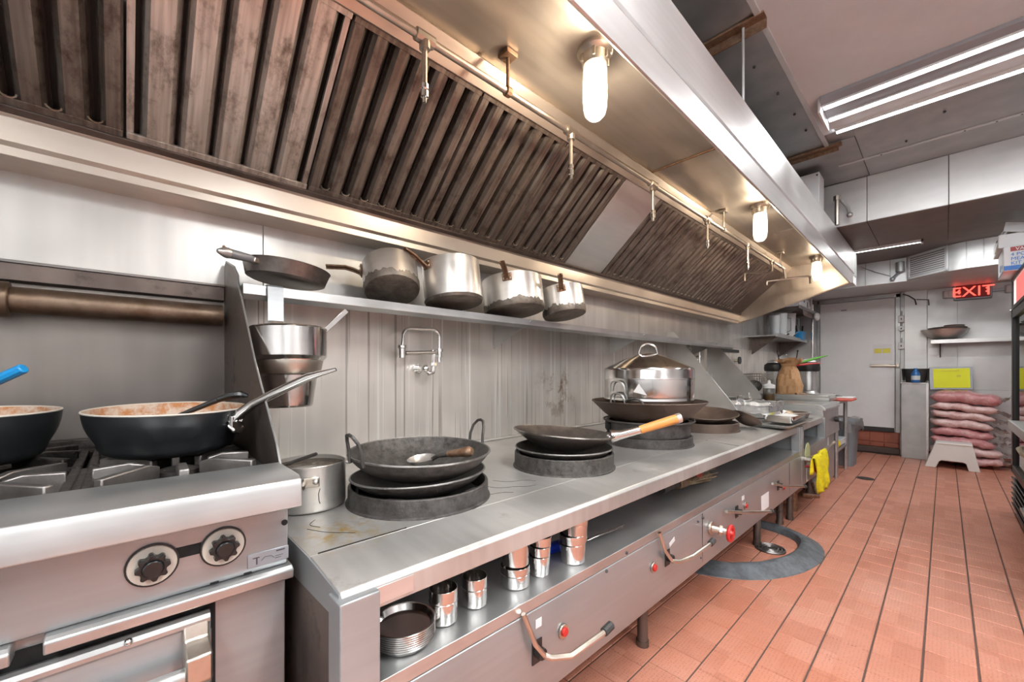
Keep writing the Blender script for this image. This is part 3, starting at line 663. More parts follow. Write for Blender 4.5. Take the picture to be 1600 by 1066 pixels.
def lever(r, y, z, kind):
    h = obj('valve_lever', MB().tube([(-.797, y, z), (-.77, y, z)], .016, 12).box(-.797, -.793, y-.02, y+.02, z-.035, z+.03), 'black', r, .001, 'bare steel valve lever')
    if kind == 0: pts = [(-.765, y, z), (-.755, y+.015, z-.008), (-.72, y+.06, z-.006), (-.70, y+.19, z+.012), (-.70, y+.23, z+.018)]; up = [(-.765, y, z), (-.772, y-.03, z+.04), (-.79, y-.06, z+.13)]
    elif kind == 1: pts = [(-.765, y-.02, z), (-.755, y+.02, z-.012), (-.73, y+.09, z-.004), (-.715, y+.24, z+.010), (-.715, y+.28, z+.016)]; up = [(-.765, y-.02, z), (-.775, y-.06, z+.05), (-.785, y-.09, z+.13)]
    else: pts = [(-.775, y-.22, z+.055), (-.765, y, z), (-.74, y+.12, z-.02), (-.70, y+.28, z-.045)]; up = None
    obj('rod', MB().tube(pts[:-1] if kind < 2 else pts, .0085, 10), 'chrome_dull', h)
    if up: obj('riser', MB().tube(up, .007, 8), 'chrome_dull', h)
    obj('grip', MB().tube([pts[-2], pts[-1]] if kind < 2 else [pts[-1], tuple(Vector(pts[-1])+Vector((.004, .02, -.003)))], .013, 10), 'black_rubber', h, .002)
knob(wr, .965, .463); knob(wr, 1.525, .472); knob(wr, 2.615, .472); knob(wr, 3.42, .42)
lever(wr, .85, .458, 0); lever(wr, 1.645, .475, 1); lever(wr, 2.475, .472, 2); lever(wr, 3.30, .46, 2)
v = obj('gas_valve', MB().tube([(-.797, 2.10, .478), (-.785, 2.10, .478)], .032, 14).tube([(-.79, 2.10, .478), (-.71, 2.13, .468)], .016, 10).tube([(-.76, 2.11, .474), (-.745, 2.116, .472)], .026, 8), 'chrome_dull', wr, .002)
obj('hand_wheel', MB().tube([(-.712, 2.13+.034*math.cos(a), .466+.034*math.sin(a)) for a in [2*PI*i/20 for i in range(21)]], .009, 8, False).ball((-.708, 2.13, .466), .014, 8).box(-.716, -.706, 2.10, 2.16, .460, .472).box(-.716, -.706, 2.124, 2.136, .436, .496), 'red', v, 0, 'red hand wheel')
obj('label_sticker', MB().box(-.797, -.7955, 2.92, 3.08, .33, .46), 'white_card', wr, 0, 'pale paper label')
obj('panel_marks', MB().obox((-.7965, 1.69, .525), (.001, .05, .018), (.3, 0, 0)).box(-.797, -.7955, 2.56, 2.60, .512, .535).box(-.797, -.7955, .845, .87, .52, .545), 'white_paint', wr)
obj('panel_bolts', MB().ball((-.796, 1.955, .545), .006, 5).ball((-.796, 1.985, .365), .005, 5).ball((-.798, 1.33, .588), .006, 5).ball((-.797, 1.20, .565), .006, 5).ball((-.796, 2.01, .55), .008, 5), 'print_dark', wr)
obj('panel_seam', MB().box(-.797, -.7952, 2.005, 2.009, .33, .57).box(-.797, -.7952, 3.60, 3.604, .33, .57), 'print_dark', wr)
obj('splash_pipes', MB().box(-1.962, -1.92, .33, 3.98, DZ, DZ+.012), 'steel_deck', wr, .004)
# second unit
w2 = range_unit(4.0, 4.97, 'short stainless range unit between wok range and fryer', [(4.0, 4.06), (4.93, 4.97)])
legs(w2, ((-.90, 4.08), (-.92, 4.9), (-1.8, 4.5)))
obj('gas_valve', MB().tube([(-.80, 4.10, .52), (-.74, 4.10, .52)], .02, 10), 'chrome_dull', w2)
obj('hand_wheel', MB().tube([(-.735, 4.13+.03*math.cos(a), .46+.03*math.sin(a)) for a in [2*PI*i/16 for i in range(17)]], .012, 8, False).ball((-.735, 4.13, .46), .02, 8).tube([(-.80, 4.13, .46), (-.735, 4.13, .46)], .01, 8), 'red', w2, 0, 'red hand wheel')
obj('valve_lever', MB().tube([(-.80, 4.12, .535), (-.735, 4.16, .54), (-.724, 4.19, .545), (-.724, 4.86, .575)], .010, 10).tube([(-.724, 4.84, .574), (-.724, 4.91, .578)], .015, 10), 'chrome_dull', w2)
obj('round_plate', MB().tube([(-.797, 4.18, .56), (-.792, 4.18, .56)], .09, 24), 'plate_green', w2, .001, 'faded yellow-green round plate')
obj('control_plate', MB().box(-.797, -.79, 4.14, 4.26, .33, .48), 'white_paint', w2, .002)
obj('burner_box', MB().box(-1.4, -.95, 4.15, 4.8, .10, .5).tube([(-.93, 4.35, .0), (-.93, 4.35, .3)], .03, 8).tube([(-.90, 4.5, .12), (-.80, 4.62, .10), (-.85, 4.7, .2)], .022, 8), 'rust_brown', w2, .01)
# burner rings
def ring(y, x, r, h, label, slots, m='ring_iron', lip=0.):
    g = thing('burner_ring', label, 'burner ring', (x, y, DZ))
    pr = [(r+.008, DZ), (r+.007, DZ+.004), (r+.001, DZ+.007), (r, DZ+h-.003), (r-.003, DZ+h), (r-.009, DZ+h), (r-.011, DZ+h-.004), (r-.011, DZ+.001), (r+.008, DZ)]
    obj('wall', MB().lathe(pr, (x, y, 0), 56), m, g)
    for a in slots: obj('lug', MB().obox((x+(r-.020)*math.cos(a), y+(r-.020)*math.sin(a), DZ+h*.55), (.012, .05, h*.8), (0, 0, a)), m, g, .002)
    obj('burner_pit', MB().lathe([(0, DZ+.002), (r-.02, DZ+.002), (r-.02, DZ+.004), (0, DZ+.006)], (x, y, 0), 32), 'dark_void', g)
    return g
ring(.741, -1.244, .233, .056, 'low dark iron burner ring beside the aluminium pot', (.3, 2.2, 3.9, 5.4))
ring(1.462, -1.201, .224, .067, 'crusty black burner ring under the wok with the wooden handle', (.3, 2.2, 3.9, 5.4), 'wok_burnt')
ring(2.304, -1.237, .252, .052, 'wide iron burner ring under the steamer', (.3, 2.2, 3.9, 5.4))
ring(3.13, -1.235, .235, .062, 'greasy iron burner ring before the first pale guard', (.3, 2.2, 3.9, 5.4), 'wok_brown')

# ------------------------------------------------------------------ woks
def ear(mb, r, z, a, w_=.075, hgt=.082, rad=.0055, out=.03):
    c, s = math.cos(a), math.sin(a)
    pts = [(-.5*w_, 0, -.012), (-.52*w_, .004, .0), (-.5*w_, .2*out, .35*hgt), (-.42*w_, .5*out, .72*hgt), (-.22*w_, .8*out, .95*hgt), (0, .85*out, hgt), (.22*w_, .8*out, .95*hgt), (.42*w_, .5*out, .72*hgt), (.5*w_, .2*out, .35*hgt), (.52*w_, .004, .0), (.5*w_, 0, -.012)]
    return mb.tube([((r+q)*c-t*s, (r+q)*s+t*c, z+k) for t, q, k in pts], rad, 8)
def steep(rt, h, t=.003, n=16, am=1.32):
    k = math.sin(am); c = 1-math.cos(am)
    o = [(rt*math.sin(am*i/n)/k, h*(1-math.cos(am*i/n))/c) for i in range(n+1)]
    o[0] = (0, 0)
    return o+[(max(0, a-t), b+t*.6) for a, b in o[::-1]]
def wok(name, label, loc, rot, r, h, m, ears=(), group=None, wall=bowl):
    o = thing(name, label, 'wok', loc, group, True, rot)
    obj('bowl', MB().lathe(wall(r, h, .003, n=16), n=64), m, o)
    obj('rim', MB().tube([(r*math.cos(a), r*math.sin(a), h) for a in [2*PI*i/64 for i in range(65)]], .0038, 6, False), 'wok_rim' if wall is steep else m, o)
    for a in ears:
        obj('ear_handle', ear(MB(), r, h, a), 'wok_iron', o)
    return o
# first station: two woks stacked in the ring
wok('wok', 'gritty black wok under the two-eared wok, only its rim showing', (-1.244, .741, DZ+.008), (.02, -.035, 0), .224, .078, 'wok_burnt', wall=steep)
wok('wok', 'big black two-eared wok with a ladle lying in it', (-1.243, .742, DZ+.058), (.0, .03, 0), .236, .102, 'wok_burnt', (math.radians(-84), math.radians(90)), wall=steep)
def ladle(name, label, loc, rot, m1, m2):
    o = thing(name, label, 'ladle', loc, None, True, rot)
    obj('bowl', MB().lathe(bowl(.052, .03, .0018, n=8), n=28), m1, o)
    obj('shank', MB().tube([(.045, 0, .027), (.07, 0, .040), (.12, 0, .047)], [.007, .008, .010], 10), 'wok_burnt', o)
    obj('grip', MB().lathe([(0, 0), (.010, .001), (.013, .02), (.015, .06), (.018, .075), (.018, .088), (.012, .098), (0, .10)], (.11, 0, .046), 16, (0, PI/2-.12, 0)), m2, o)
    return o
ladle('ladle', 'old metal ladle with a worn wooden grip lying in the two-eared wok', (-1.285, .775, DZ+.090), (.12, -.06, .42), 'aluminium', 'rust_brown')
# second station
wok('wok', 'dark wok second in the stack, under the wok with the wooden handle', (-1.201, 1.462, DZ+.022), (.0, .0, 0), .219, .066, 'wok_burnt', wall=steep)
w_ = wok('wok', 'seasoned shiny wok with an orange wooden handle, on top of its stack', (-1.203, 1.455, DZ+.066), (-.07, .03, 0), .226, .088, 'wok_seasoned')
ah = math.radians(42)
hd = obj('handle', MB().tube([(.215*math.cos(ah), .215*math.sin(ah), .084), (.26*math.cos(ah), .26*math.sin(ah), .094), (.345*math.cos(ah), .345*math.sin(ah), .124)], [.030, .020, .017], 14), 'steel_shine', w_, 0, 'steel socket of the handle')
obj('wooden_grip', MB().tube([(.34*math.cos(ah), .34*math.sin(ah), .122), (.41*math.cos(ah), .41*math.sin(ah), .150), (.50*math.cos(ah), .50*math.sin(ah), .186)], [.0185, .020, .021], 16), 'wood', hd, .002, 'orange wooden grip')
obj('end_cap', MB().tube([(.498*math.cos(ah), .498*math.sin(ah), .185), (.518*math.cos(ah), .518*math.sin(ah), .193)], [.022, .0215], 16), 'aluminium', hd, .002)
obj('rivets', MB().ball((.205*math.cos(ah-.1), .205*math.sin(ah-.1), .082), .007, 6).ball((.205*math.cos(ah+.1), .205*math.sin(ah+.1), .082), .007, 6), 'steel', w_)
# third station: stand, wok, steamer
st = thing('wok_stand', 'tall dark iron wok stand carrying the steamer wok', 'stand', (-1.237, 2.304, DZ+.05))
obj('collar', MB().lathe([(.235, DZ+.052), (.238, DZ+.062), (.240, DZ+.13), (.246, DZ+.137), (.230, DZ+.137), (.228, DZ+.06), (.225, DZ+.052), (.235, DZ+.052)], (-1.237, 2.304, 0), 56), 'ring_iron', st)
obj('window', MB().obox((-1.237+.237*math.cos(-2.45), 2.304+.237*math.sin(-2.45), DZ+.096), (.02, .15, .055), (0, 0, -2.45)), 'dark_void', st, .006)
obj('brace', MB().tube([(-1.237+.26*math.cos(a), 2.304+.26*math.sin(a), DZ+.139) for a in [2*PI*i/48 for i in range(49)]], .006, 6, False), 'ring_iron', st)
wk = thing('wok', 'flared brown wok holding the round steamer', 'wok', (-1.237, 2.304, DZ+.10), None)
obj('bowl', MB().lathe([(0, DZ+.10), (.12, DZ+.112), (.205, DZ+.138), (.255, DZ+.175), (.332, DZ+.250), (.335, DZ+.252), (.331, DZ+.256), (.252, DZ+.180), (.20, DZ+.144), (.12, DZ+.118), (0, DZ+.106)], (-1.237, 2.304, 0), 64), 'wok_brown', wk)
obj('ear_handle', MB().add([(v[0]-1.237, v[1]+2.304, v[2]) for v in ear(MB(), .262, DZ+.222, math.radians(-78), .11, .055, .006, .004).v], ear(MB(), .262, DZ+.222, math.radians(-78), .11, .055, .006, .004).f), 'wok_iron', wk)
sz = DZ+.180
sm = thing('steamer', 'round two-tier stainless steamer with conical lid standing in the brown wok', 'steamer', (-1.237, 2.304, sz))
obj('body', MB().lathe([(0, sz), (.235, sz), (.250, sz+.03), (.256, sz+.075), (.259, sz+.08), (.259, sz+.088), (.2575, sz+.092), (.2575, sz+.10), (.259, sz+.105), (.259, sz+.205), (0, sz+.205)], (-1.237, 2.304, 0), 64), 'steel_shine', sm)
obj('lid', MB().lathe([(.258, sz+.203), (.262, sz+.205), (.262, sz+.212), (.2605, sz+.215), (.2605, sz+.255), (.255, sz+.268), (.14, sz+.322), (.07, sz+.350), (.045, sz+.358), (0, sz+.360)], (-1.237, 2.304, 0), 64), 'steel_shine', sm)
obj('lid_handle', MB().tube([(-1.237+u*.71, 2.304+u*.71, z) for u, z in ((-.055, sz+.345), (-.055, sz+.365), (-.045, sz+.395), (-.025, sz+.412), (0, sz+.418), (.025, sz+.412), (.045, sz+.395), (.055, sz+.365), (.055, sz+.345))], .0065, 10), 'steel_shine', sm)
for zz in (.205, .135):
    e = ear(MB(), .2615, sz+zz-.06, math.radians(-100), .10, .05, .005, .02)
    obj('side_handle', MB().add([(v[0]-1.237, v[1]+2.304, v[2]) for v in e.v], e.f), 'steel', sm)
a0 = math.radians(-72)
tri = [(.2625*math.cos(a0+q/.262)-1.237, .2625*math.sin(a0+q/.262)+2.304, sz+z) for q, z in ((-.03, .135), (.042, .118), (.0, .182))]
obj('sticker', MB().add(tri+[tuple(Vector(p)+Vector((.002*math.cos(a0), .002*math.sin(a0), 0))) for p in tri], [(0,1,2), (3,4,5), (0,1,4,3), (1,2,5,4), (2,0,3,5)]), 'white', sm, 0, 'white triangular sticker')
# fourth station
wok('wok', 'dark brown wok with thick rim before the first pale guard', (-1.235, 3.13, DZ+.035), (.10, .06, 0), .230, .09, 'wok_brown')
wok('wok', 'brown wok tipped on its side next to the sheet trays', (-1.035, 3.36, DZ+.038), (-.50, .30, 0), .105, .05, 'wok_brown')

# pot beside the stove
pt = thing('saucepan', 'dented aluminium pot with cloudy broth beside the first burner ring', 'pot', (-1.407, .431, DZ))
obj('body', MB().lathe(vessel(.110, .110, .140, .003, .012, 0, DZ), (-1.407, .431, 0), 56), 'aluminium', pt)
obj('broth', MB().lathe([(0, DZ+.116), (.1055, DZ+.116)], (-1.407, .431, 0), 40), 'broth', pt, 0, 'cloudy brown broth')
obj('dark_ring', MB().lathe([(.1062, DZ+.115), (.1062, DZ+.128+.0)], (-1.407, .431, 0), 40), 'pot_burnt', pt, 0, 'dark ring inside')  # dark band on the inner wall above the broth
av = math.radians(-14)
obj('handle_plate', MB().obox((-1.407+.113*math.cos(av), .431+.113*math.sin(av), DZ+.098), (.006, .045, .03), (0, 0, av)), 'chrome_dull', pt, .003)
obj('rivet', MB().ball((-1.407+.118*math.cos(av+.1), .431+.118*math.sin(av+.1), DZ+.100), .009, 8), 'aluminium', pt)
obj('handle', MB().tube([(-1.407+.116*math.cos(av-.17), .431+.116*math.sin(av-.17), DZ+.098), (-1.24, .36, DZ+.10), (-1.215, .322, DZ+.105)], .009, 8), 'chrome_dull', pt)
obj('dent_scratch', MB().tube([(-1.407+.1105*math.cos(a), .431+.1105*math.sin(a), z) for a, z in ((-.02, DZ+.075), (-.06, DZ+.06), (-.05, DZ+.04), (-.02, DZ+.03))], .0012, 5), 'print_dark', pt)
sk = thing('metal_skewer', 'thin crusted rod lying across the aluminium pot rim', 'rod', (-1.42, .38, DZ+.146))
obj('rod', MB().tube([(-1.30, .295, DZ+.151), (-1.40, .40, DZ+.150), (-1.46, .47, DZ+.150)], .006, 6), 'cast_iron', sk)

# ------------------------------------------------------------------ stove
sv = thing('gas_stove', 'stainless gas stove with cast-iron grates, black knobs and an oven below', 'stove', (-1.5, -.6, 0))
SY0, SY1 = -1.7, .283
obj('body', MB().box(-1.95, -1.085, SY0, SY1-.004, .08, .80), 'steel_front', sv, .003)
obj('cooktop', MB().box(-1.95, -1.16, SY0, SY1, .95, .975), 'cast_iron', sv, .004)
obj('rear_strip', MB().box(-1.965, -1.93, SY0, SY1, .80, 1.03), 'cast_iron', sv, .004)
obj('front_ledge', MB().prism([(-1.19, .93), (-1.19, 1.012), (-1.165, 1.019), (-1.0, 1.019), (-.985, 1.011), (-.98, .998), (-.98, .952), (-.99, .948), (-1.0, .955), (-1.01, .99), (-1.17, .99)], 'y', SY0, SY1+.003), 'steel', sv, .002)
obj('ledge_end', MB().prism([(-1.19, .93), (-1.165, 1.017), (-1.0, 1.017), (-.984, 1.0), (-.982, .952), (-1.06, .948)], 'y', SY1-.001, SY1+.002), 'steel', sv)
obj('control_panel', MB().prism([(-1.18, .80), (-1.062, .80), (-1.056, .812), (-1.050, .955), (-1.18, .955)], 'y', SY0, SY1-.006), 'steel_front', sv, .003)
for a, b in ((SY0, -.135), (-.10, SY1+.002)):
    obj('trim_bar', MB().prism([(-1.09, .80), (-1.045, .80), (-1.036, .793), (-1.038, .772), (-1.09, .768)], 'y', a, b), 'steel', sv, .003)
obj('door_gap', MB().box(-1.10, -1.080, -1.2, .138, .70, .775).box(-1.10, -1.0795, .136, .142, .12, .775), 'dark_void', sv)
dr = obj('oven_door', MB().box(-1.085, -1.062, -1.1, .132, .15, .745), 'steel_front', sv, .004)
obj('top_rail', MB().tube([(-1.068, -1.1, .735), (-1.068, .13, .735)], .014, 10), 'steel', dr)
obj('rail_screw', MB().ball((-1.055, .005, .741), .007, 8), 'chrome', dr)
obj('handle_bracket', MB().prism([(-1.064, .735), (-1.056, .735), (-1.048, .705), (-1.004, .690), (-1.002, .640), (-1.02, .625), (-1.064, .60)], 'y', .085, .128), 'chrome_dull', dr, .006, 'cast metal handle bracket')
obj('handle_bar', MB().tube([(-1.022, -1.0, .655), (-1.022, .10, .655)], .015, 12), 'steel', dr)
def sknob(y, z):
    k = obj('control_knob', MB().tube([(-1.056, y, z), (-1.048, y, z)], [.0405, .0405], 32), 'black', sv)
    obj('dial_ring', MB().tube([(-1.0485, y, z), (-1.0455, y, z)], [.0375, .0365], 32), 'pan_cream', k, 0, 'cream dial ring')
    g = MB(); pts = []
    for i in range(32):
        a = 2*PI*i/32; r = .0235+.0028*(1 if i % 4 < 2 else -1); pts.append((y+r*math.cos(a), z+r*math.sin(a)))
    g.prism(pts, 'x', -1.046, -1.028); g.tube([(-1.03, y, z), (-1.022, y, z)], [.018, .015], 16)
    obj('grip', g, 'black_gloss', k, .0015)
sknob(.039, .877); sknob(.152, .880); sknob(-.33, .877); sknob(-.45, .877)
obj('pilot_slot', MB().box(-1.056, -1.0515, .074, .118, .876, .898), 'dark_void', sv)
obj('button_hole', MB().tube([(-1.055, .269, .900), (-1.050, .269, .900)], .0065, 16), 'dark_void', sv)
dp = obj('data_plate', MB().box(-1.058, -1.0525, .196, .278, .815, .845), 'label_grey', sv, .001, 'small printed data plate')
obj('print', MB().box(-1.0528, -1.0518, .212, .215, .820, .836).box(-1.0528, -1.0518, .252, .270, .838, .841).box(-1.0528, -1.0518, .206, .219, .834, .836)
    .tube([(-1.052, .222, .826), (-1.052, .230, .833), (-1.052, .242, .832), (-1.052, .248, .826)], .0006, 4).box(-1.0528, -1.0518, .250, .266, .828, .829).box(-1.0528, -1.0518, .250, .262, .823, .824), 'print_dark', dp)
obj('panel_slots', MB().box(-1.062, -1.0575, .13, .145, .803, .806).box(-1.062, -1.0575, .19, .205, .803, .806), 'dark_void', sv)
obj('base', MB().box(-1.9, -1.12, SY0+.02, SY1-.03, 0, .085), 'dark_void', sv)
for cx in (-1.36, -1.70):
    for cy in (.10, -.25, -.60):
        s = .160
        g = MB()
        for q in (-1, 1):
            g.box(cx-s, cx+s, cy+q*s-.010, cy+q*s+.010, .972, 1.004); g.box(cx+q*s-.010, cx+q*s+.010, cy-s, cy+s, .972, 1.004)
        gr = obj('grate', g, 'cast_iron', sv, .004)
        f = MB()
        for k in range(8):
            a = PI/4*k; r0, r1 = .062, (.155 if k % 2 == 0 else .20); c, q = math.cos(a), math.sin(a)
            n_ = Vector((-q, c, 0))*.0095
            p0, p1, p2 = Vector((cx+c*r0, cy+q*r0, 0)), Vector((cx+c*(r0+.03), cy+q*(r0+.03), 0)), Vector((cx+c*r1, cy+q*r1, 0))
            vs = [p+sgn*n_+Vector((0, 0, z)) for p, lo, hi in ((p0, .992, 1.020), (p1, .985, 1.029), (p2, .975, 1.024)) for sgn in (-1, 1) for z in (lo, hi)]
            f.add(vs, [(0,1,3,2), (8,10,11,9), (0,4,5,1), (4,8,9,5), (2,3,7,6), (6,7,11,10), (1,5,7,3), (5,9,11,7), (0,2,6,4), (4,6,10,8)])
        obj('fingers', f, 'cast_worn' if cx > -1.5 else 'cast_iron', gr, .003)
        obj('burner', MB().lathe([(.10, .976), (.10, .98), (.045, .985), (.045, .998), (.03, 1.003), (0, 1.003)], (cx, cy, 0), 28), 'cast_iron', gr)
obj('crusted_plates', MB().box(-1.5, -1.22, -.082, -.062, .975, 1.005).box(-1.24, -1.19, -.9, .27, .95, .99).box(-1.93, -1.86, -.9, .27, .97, 1.0), 'cast_iron', sv, .006)

def saute(name, label, loc, rot, r, h, hang, hl=True):
    o = thing(name, label, 'pan', loc, None, True, rot)
    pr = vessel(r*.85, r, h, .004, .038, .006)
    k = len(pr)//2
    obj('outside', MB().lathe(pr[:13], n=64), 'pan_black', o)
    obj('inside', MB().lathe(pr[11:], n=64), 'sauce_crust', o, 0, 'cream lining crusted with red sauce')
    obj('rim', MB().tube([((r-.001)*math.cos(a), (r-.001)*math.sin(a), h+.0015) for a in [2*PI*i/64 for i in range(65)]], .0025, 6, False), 'pan_cream', o)
    n = 40; m_ = MB(); vs = [(0, 0, h-.032)]; rr = (.03, .08, .12, r*.93)
    for q in rr:
        for i in range(n): vs.append((q*math.cos(2*PI*i/n), q*math.sin(2*PI*i/n), h-.035+R.uniform(-.004, .010)*(q < r*.9)))
    fs = [(0, 1+i, 1+(i+1) % n) for i in range(n)]+[(1+j*n+i, 1+(j+1)*n+i, 1+(j+1)*n+(i+1) % n, 1+j*n+(i+1) % n) for j in range(3) for i in range(n)]
    obj('sauce', m_.add(vs, fs), 'sauce', o, 0, 'orange-brown sauce')
    if hl:
        c, s_ = math.cos(hang), math.sin(hang)
        def q(u, t, z): return (u*c-t*s_, u*s_+t*c, z)
        hd = obj('handle', MB().tube([q(r-.005, -.018, h-.034), q(r+.012, 0, h-.010), q(r+.05, 0, h+.018), q(r+.11, 0, h+.05), q(r+.20, 0, h+.095), q(r+.235, 0, h+.107), q(r+.28, 0, h+.120)], [.009, .014, .0125, .0125, .012, .008, .005], 12), 'steel_shine', o, 0, 'long polished steel handle')
        obj('bracket', MB().tube([q(r-.006, -.022, h-.04), q(r+.008, -.02, h-.055), q(r+.010, 0, h-.062), q(r+.008, .02, h-.055), q(r-.006, .022, h-.04)], .007, 8).obox(q(r+.002, 0, h-.035), (.012, .05, .04), (0, 0, hang)), 'steel_shine', hd, .003)
        obj('rivets', MB().ball(q(r+.010, -.012, h-.030), .005, 6).ball(q(r+.010, .012, h-.030), .005, 6), 'chrome', hd)
    return o
saute('saute_pan', 'black saute pan of orange sauce with a steel handle on the front grate', (-1.50, .095, 1.027), (.0, .03, 0), .178, .118, math.radians(48))
saute('saute_pan', 'black pan of orange sauce with a blue-gripped spoon, cut by the frame edge', (-1.62, -.285, 1.027), (0, .02, 0), .165, .122, math.radians(195), False)
sp = thing('spoon', 'dark cooking spoon lying in the sauce of the pan with the steel handle', 'spoon', (-1.50, .09, 1.12))
obj('shaft', MB().tube([(-1.50, .085, 1.112), (-1.475, .13, 1.135), (-1.44, .195, 1.168)], [.005, .0065, .008], 8), 'pan_black', sp)
obj('hook_end', MB().tube([(-1.44, .195, 1.168), (-1.425, .222, 1.180), (-1.412, .245, 1.183), (-1.405, .262, 1.178)], [.008, .011, .012, .006], 8), 'black_gloss', sp)
obj('bowl', MB().lathe(bowl(.035, .014, .0015, n=6), (-1.525, .05, 1.097), 20), 'pan_black', sp)
bs = thing('spatula', 'spoon with a bright blue grip standing in the pan cut by the frame edge', 'spoon', (-1.62, -.28, 1.12))
obj('grip', MB().tube([(-1.575, -.265, 1.20), (-1.515, -.175, 1.258)], [.012, .012], 10), 'blue_plastic', bs, .003, 'bright blue grip')
obj('shaft', MB().tube([(-1.66, -.38, 1.105), (-1.575, -.265, 1.20)], .005, 8), 'steel', bs)

# ------------------------------------------------------------------ pots hanging on the strap
hs = thing('hanger_strap', 'flat steel strap bent over the wall shelf holding the hanging pots', 'strap', (-1.63, .41, 1.5))
obj('strap', MB().prism([(-1.70, 1.556), (-1.642, 1.557), (-1.634, 1.55), (-1.632, 1.40), (-1.625, 1.38), (-1.632, 1.378), (-1.638, 1.40), (-1.640, 1.546), (-1.70, 1.552)], 'y', .365, .415), 'steel_front', hs)
obj('crust', MB().box(-1.6335, -1.630, .366, .414, 1.395, 1.43), 'pot_burnt', hs, .001)
hp = thing('hanging_pot', 'wide steel pot with greasy base hanging from the strap under the shelf', 'pot', (-1.575, .42, 1.255), None, True, (0, -.05, 0))
obj('body', MB().lathe([(.088, -.02), (.096, -.012), (.105, .03), (.109, .034), (.119, .045), (.1195, .14), (.122, .143), (.120, .146), (.1165, .14), (.116, .05), (.085, -.015), (0, -.018), (0, -.02), (.088, -.02)], n=56), 'steel_shine', hp)
obj('grease_band', MB().lathe([(.0935, -.016), (.098, -.010), (.1065, .028), (.1065, .030)], n=56), 'chrome_dull', hp, 0, 'brownish greasy lower band')
hq = thing('hanging_pot', 'tall tapered steel insert nested below the wide hanging pot', 'pot', (-1.575, .42, 1.125), None, True, (0, -.05, 0))
obj('body', MB().lathe([(0, 0), (.066, 0), (.072, .006), (.090, .118), (.087, .118), (.070, .01), (0, .006)], n=48), 'steel_shine', hq)
lh = thing('ladle', 'steel ladle handle leaning out of the wide hanging pot', 'ladle', (-1.56, .52, 1.39))
obj('handle', MB().obox((-1.55, .555, 1.425), (.004, .155, .019), (.80, 0, 0)), 'steel_shine', lh, .003)
obj('bowl', MB().lathe(bowl(.04, .03, .002, n=8), (-1.57, .45, 1.30), 24), 'steel', lh)
obj('shank', MB().tube([(-1.57, .45, 1.305), (-1.553, .51, 1.38)], .005, 8), 'steel', lh)

# ------------------------------------------------------------------ pans on the wall shelf
fr = thing('frying_pan', 'dark frying pan lying on the shelf with its grey handle over the guard', 'frying pan', (-1.715, .445, 1.588), None, True, (-.10, .02, 0))
obj('bowl', MB().lathe([(0, 0), (.122, 0), (.133, .005), (.146, .050), (.149, .054), (.146, .056), (.130, .010), (0, .005)], n=56), 'wok_seasoned', fr)
ha = math.radians(-58)
def q(u, z, t=0): return (u*math.cos(ha)-t*math.sin(ha), u*math.sin(ha)+t*math.cos(ha), z)
obj('handle', MB().tube([q(.143, .036), q(.165, .036), q(.20, .031), q(.245, .025)], [.010, .013, .015, .016], 12), 'label_grey', fr, .002, 'grey handle sleeve')
obj('bracket', MB().obox(q(.148, .034), (.022, .030, .018), (0, 0, ha)), 'chrome_dull', fr, .003)
obj('handle_tip', MB().tube([q(.243, .025), q(.258, .024), q(.280, .020)], [.018, .016, .006], 12), 'steel', fr, .002, 'pale metal handle tip')
obj('tip_rivet', MB().ball(q(.260, .040), .005, 6), 'rust_brown', fr)
def saucepan(label, loc, rot, r, h, hang, m='aluminium', hl=.16, burnt=.03, tilt=.15, group='saucepans on the wall shelf'):
    o = thing('saucepan', label, 'saucepan', loc, group, True, rot)
    obj('body', MB().lathe(vessel(r-.002, r, h, .003, .018, .001), n=56), m, o)
    n = 112; vs = []; fs = []                                     # soot creeping up the wall from the base
    top = [burnt*.8+.16*burnt*(math.sin(3*a+r*90)+math.sin(8*a)*.5+R.uniform(-1.2, 1.2)) for a in [2*PI*i/n for i in range(n)]]
    rows = [(r-.0195, 0, 0), (r-.0055, .0045, 0), (r-.0008, .016, 0), (r+.0006, .5, 1)]
    for rr, z, k in rows:
        for i in range(n):
            a = 2*PI*i/n; vs.append(((rr+.0008)*math.cos(a), (rr+.0008)*math.sin(a), max(.018, top[i]) if k else z-.0006))
    for j in range(3):
        for i in range(n): fs.append((j*n+i, j*n+(i+1) % n, (j+1)*n+(i+1) % n, (j+1)*n+i))
    vs.append((0, 0, -.0008)); fs += [(i, len(vs)-1, (i+1) % n) for i in range(n)]
    obj('sooty_base', MB().add(vs, fs), 'pot_burnt', o, 0, 'sooty burnt base')
    c, s = math.cos(hang), math.sin(hang)
    def q(u, z, t=0): return (u*c-t*s, u*s+t*c, z)
    pl = obj('handle_plate', MB().obox(q(r+.003, h-.03), (.006, .052, .042), (0, 0, hang)), 'rust_brown', o, .004, 'rusty riveted handle plate')
    obj('rivets', MB().ball(q(r+.006, h-.02, -.018), .005, 6).ball(q(r+.006, h-.02, .018), .005, 6).ball(q(r+.006, h-.04, -.018), .005, 6).ball(q(r+.006, h-.04, .018), .005, 6), 'chrome_dull', pl)
    prof = [(r+.002, h-.045), (r+.03, h-.028), (r+.07, h-.012+tilt*.05), (r+hl, h-.010+tilt*hl)]
    hd = MB()
    for t in (-.010, .010): hd.tube([q(u, z, t) for u, z in prof], .0045, 8)
    hd.add([q(u, z+.0045, t) for u, z in prof for t in (-.010, .010)], [(0,1,3,2), (2,3,5,4), (4,5,7,6)])
    obj('handle', hd, 'rust_brown', o, 0, 'rusty channel handle')
    return o
saucepan('old dented saucepan tipped over, showing its stained brown base', (-1.735, .890, 1.613), (-.12, -.46, 0), .125, .150, math.radians(-112), burnt=.045, hl=.15, tilt=.0)
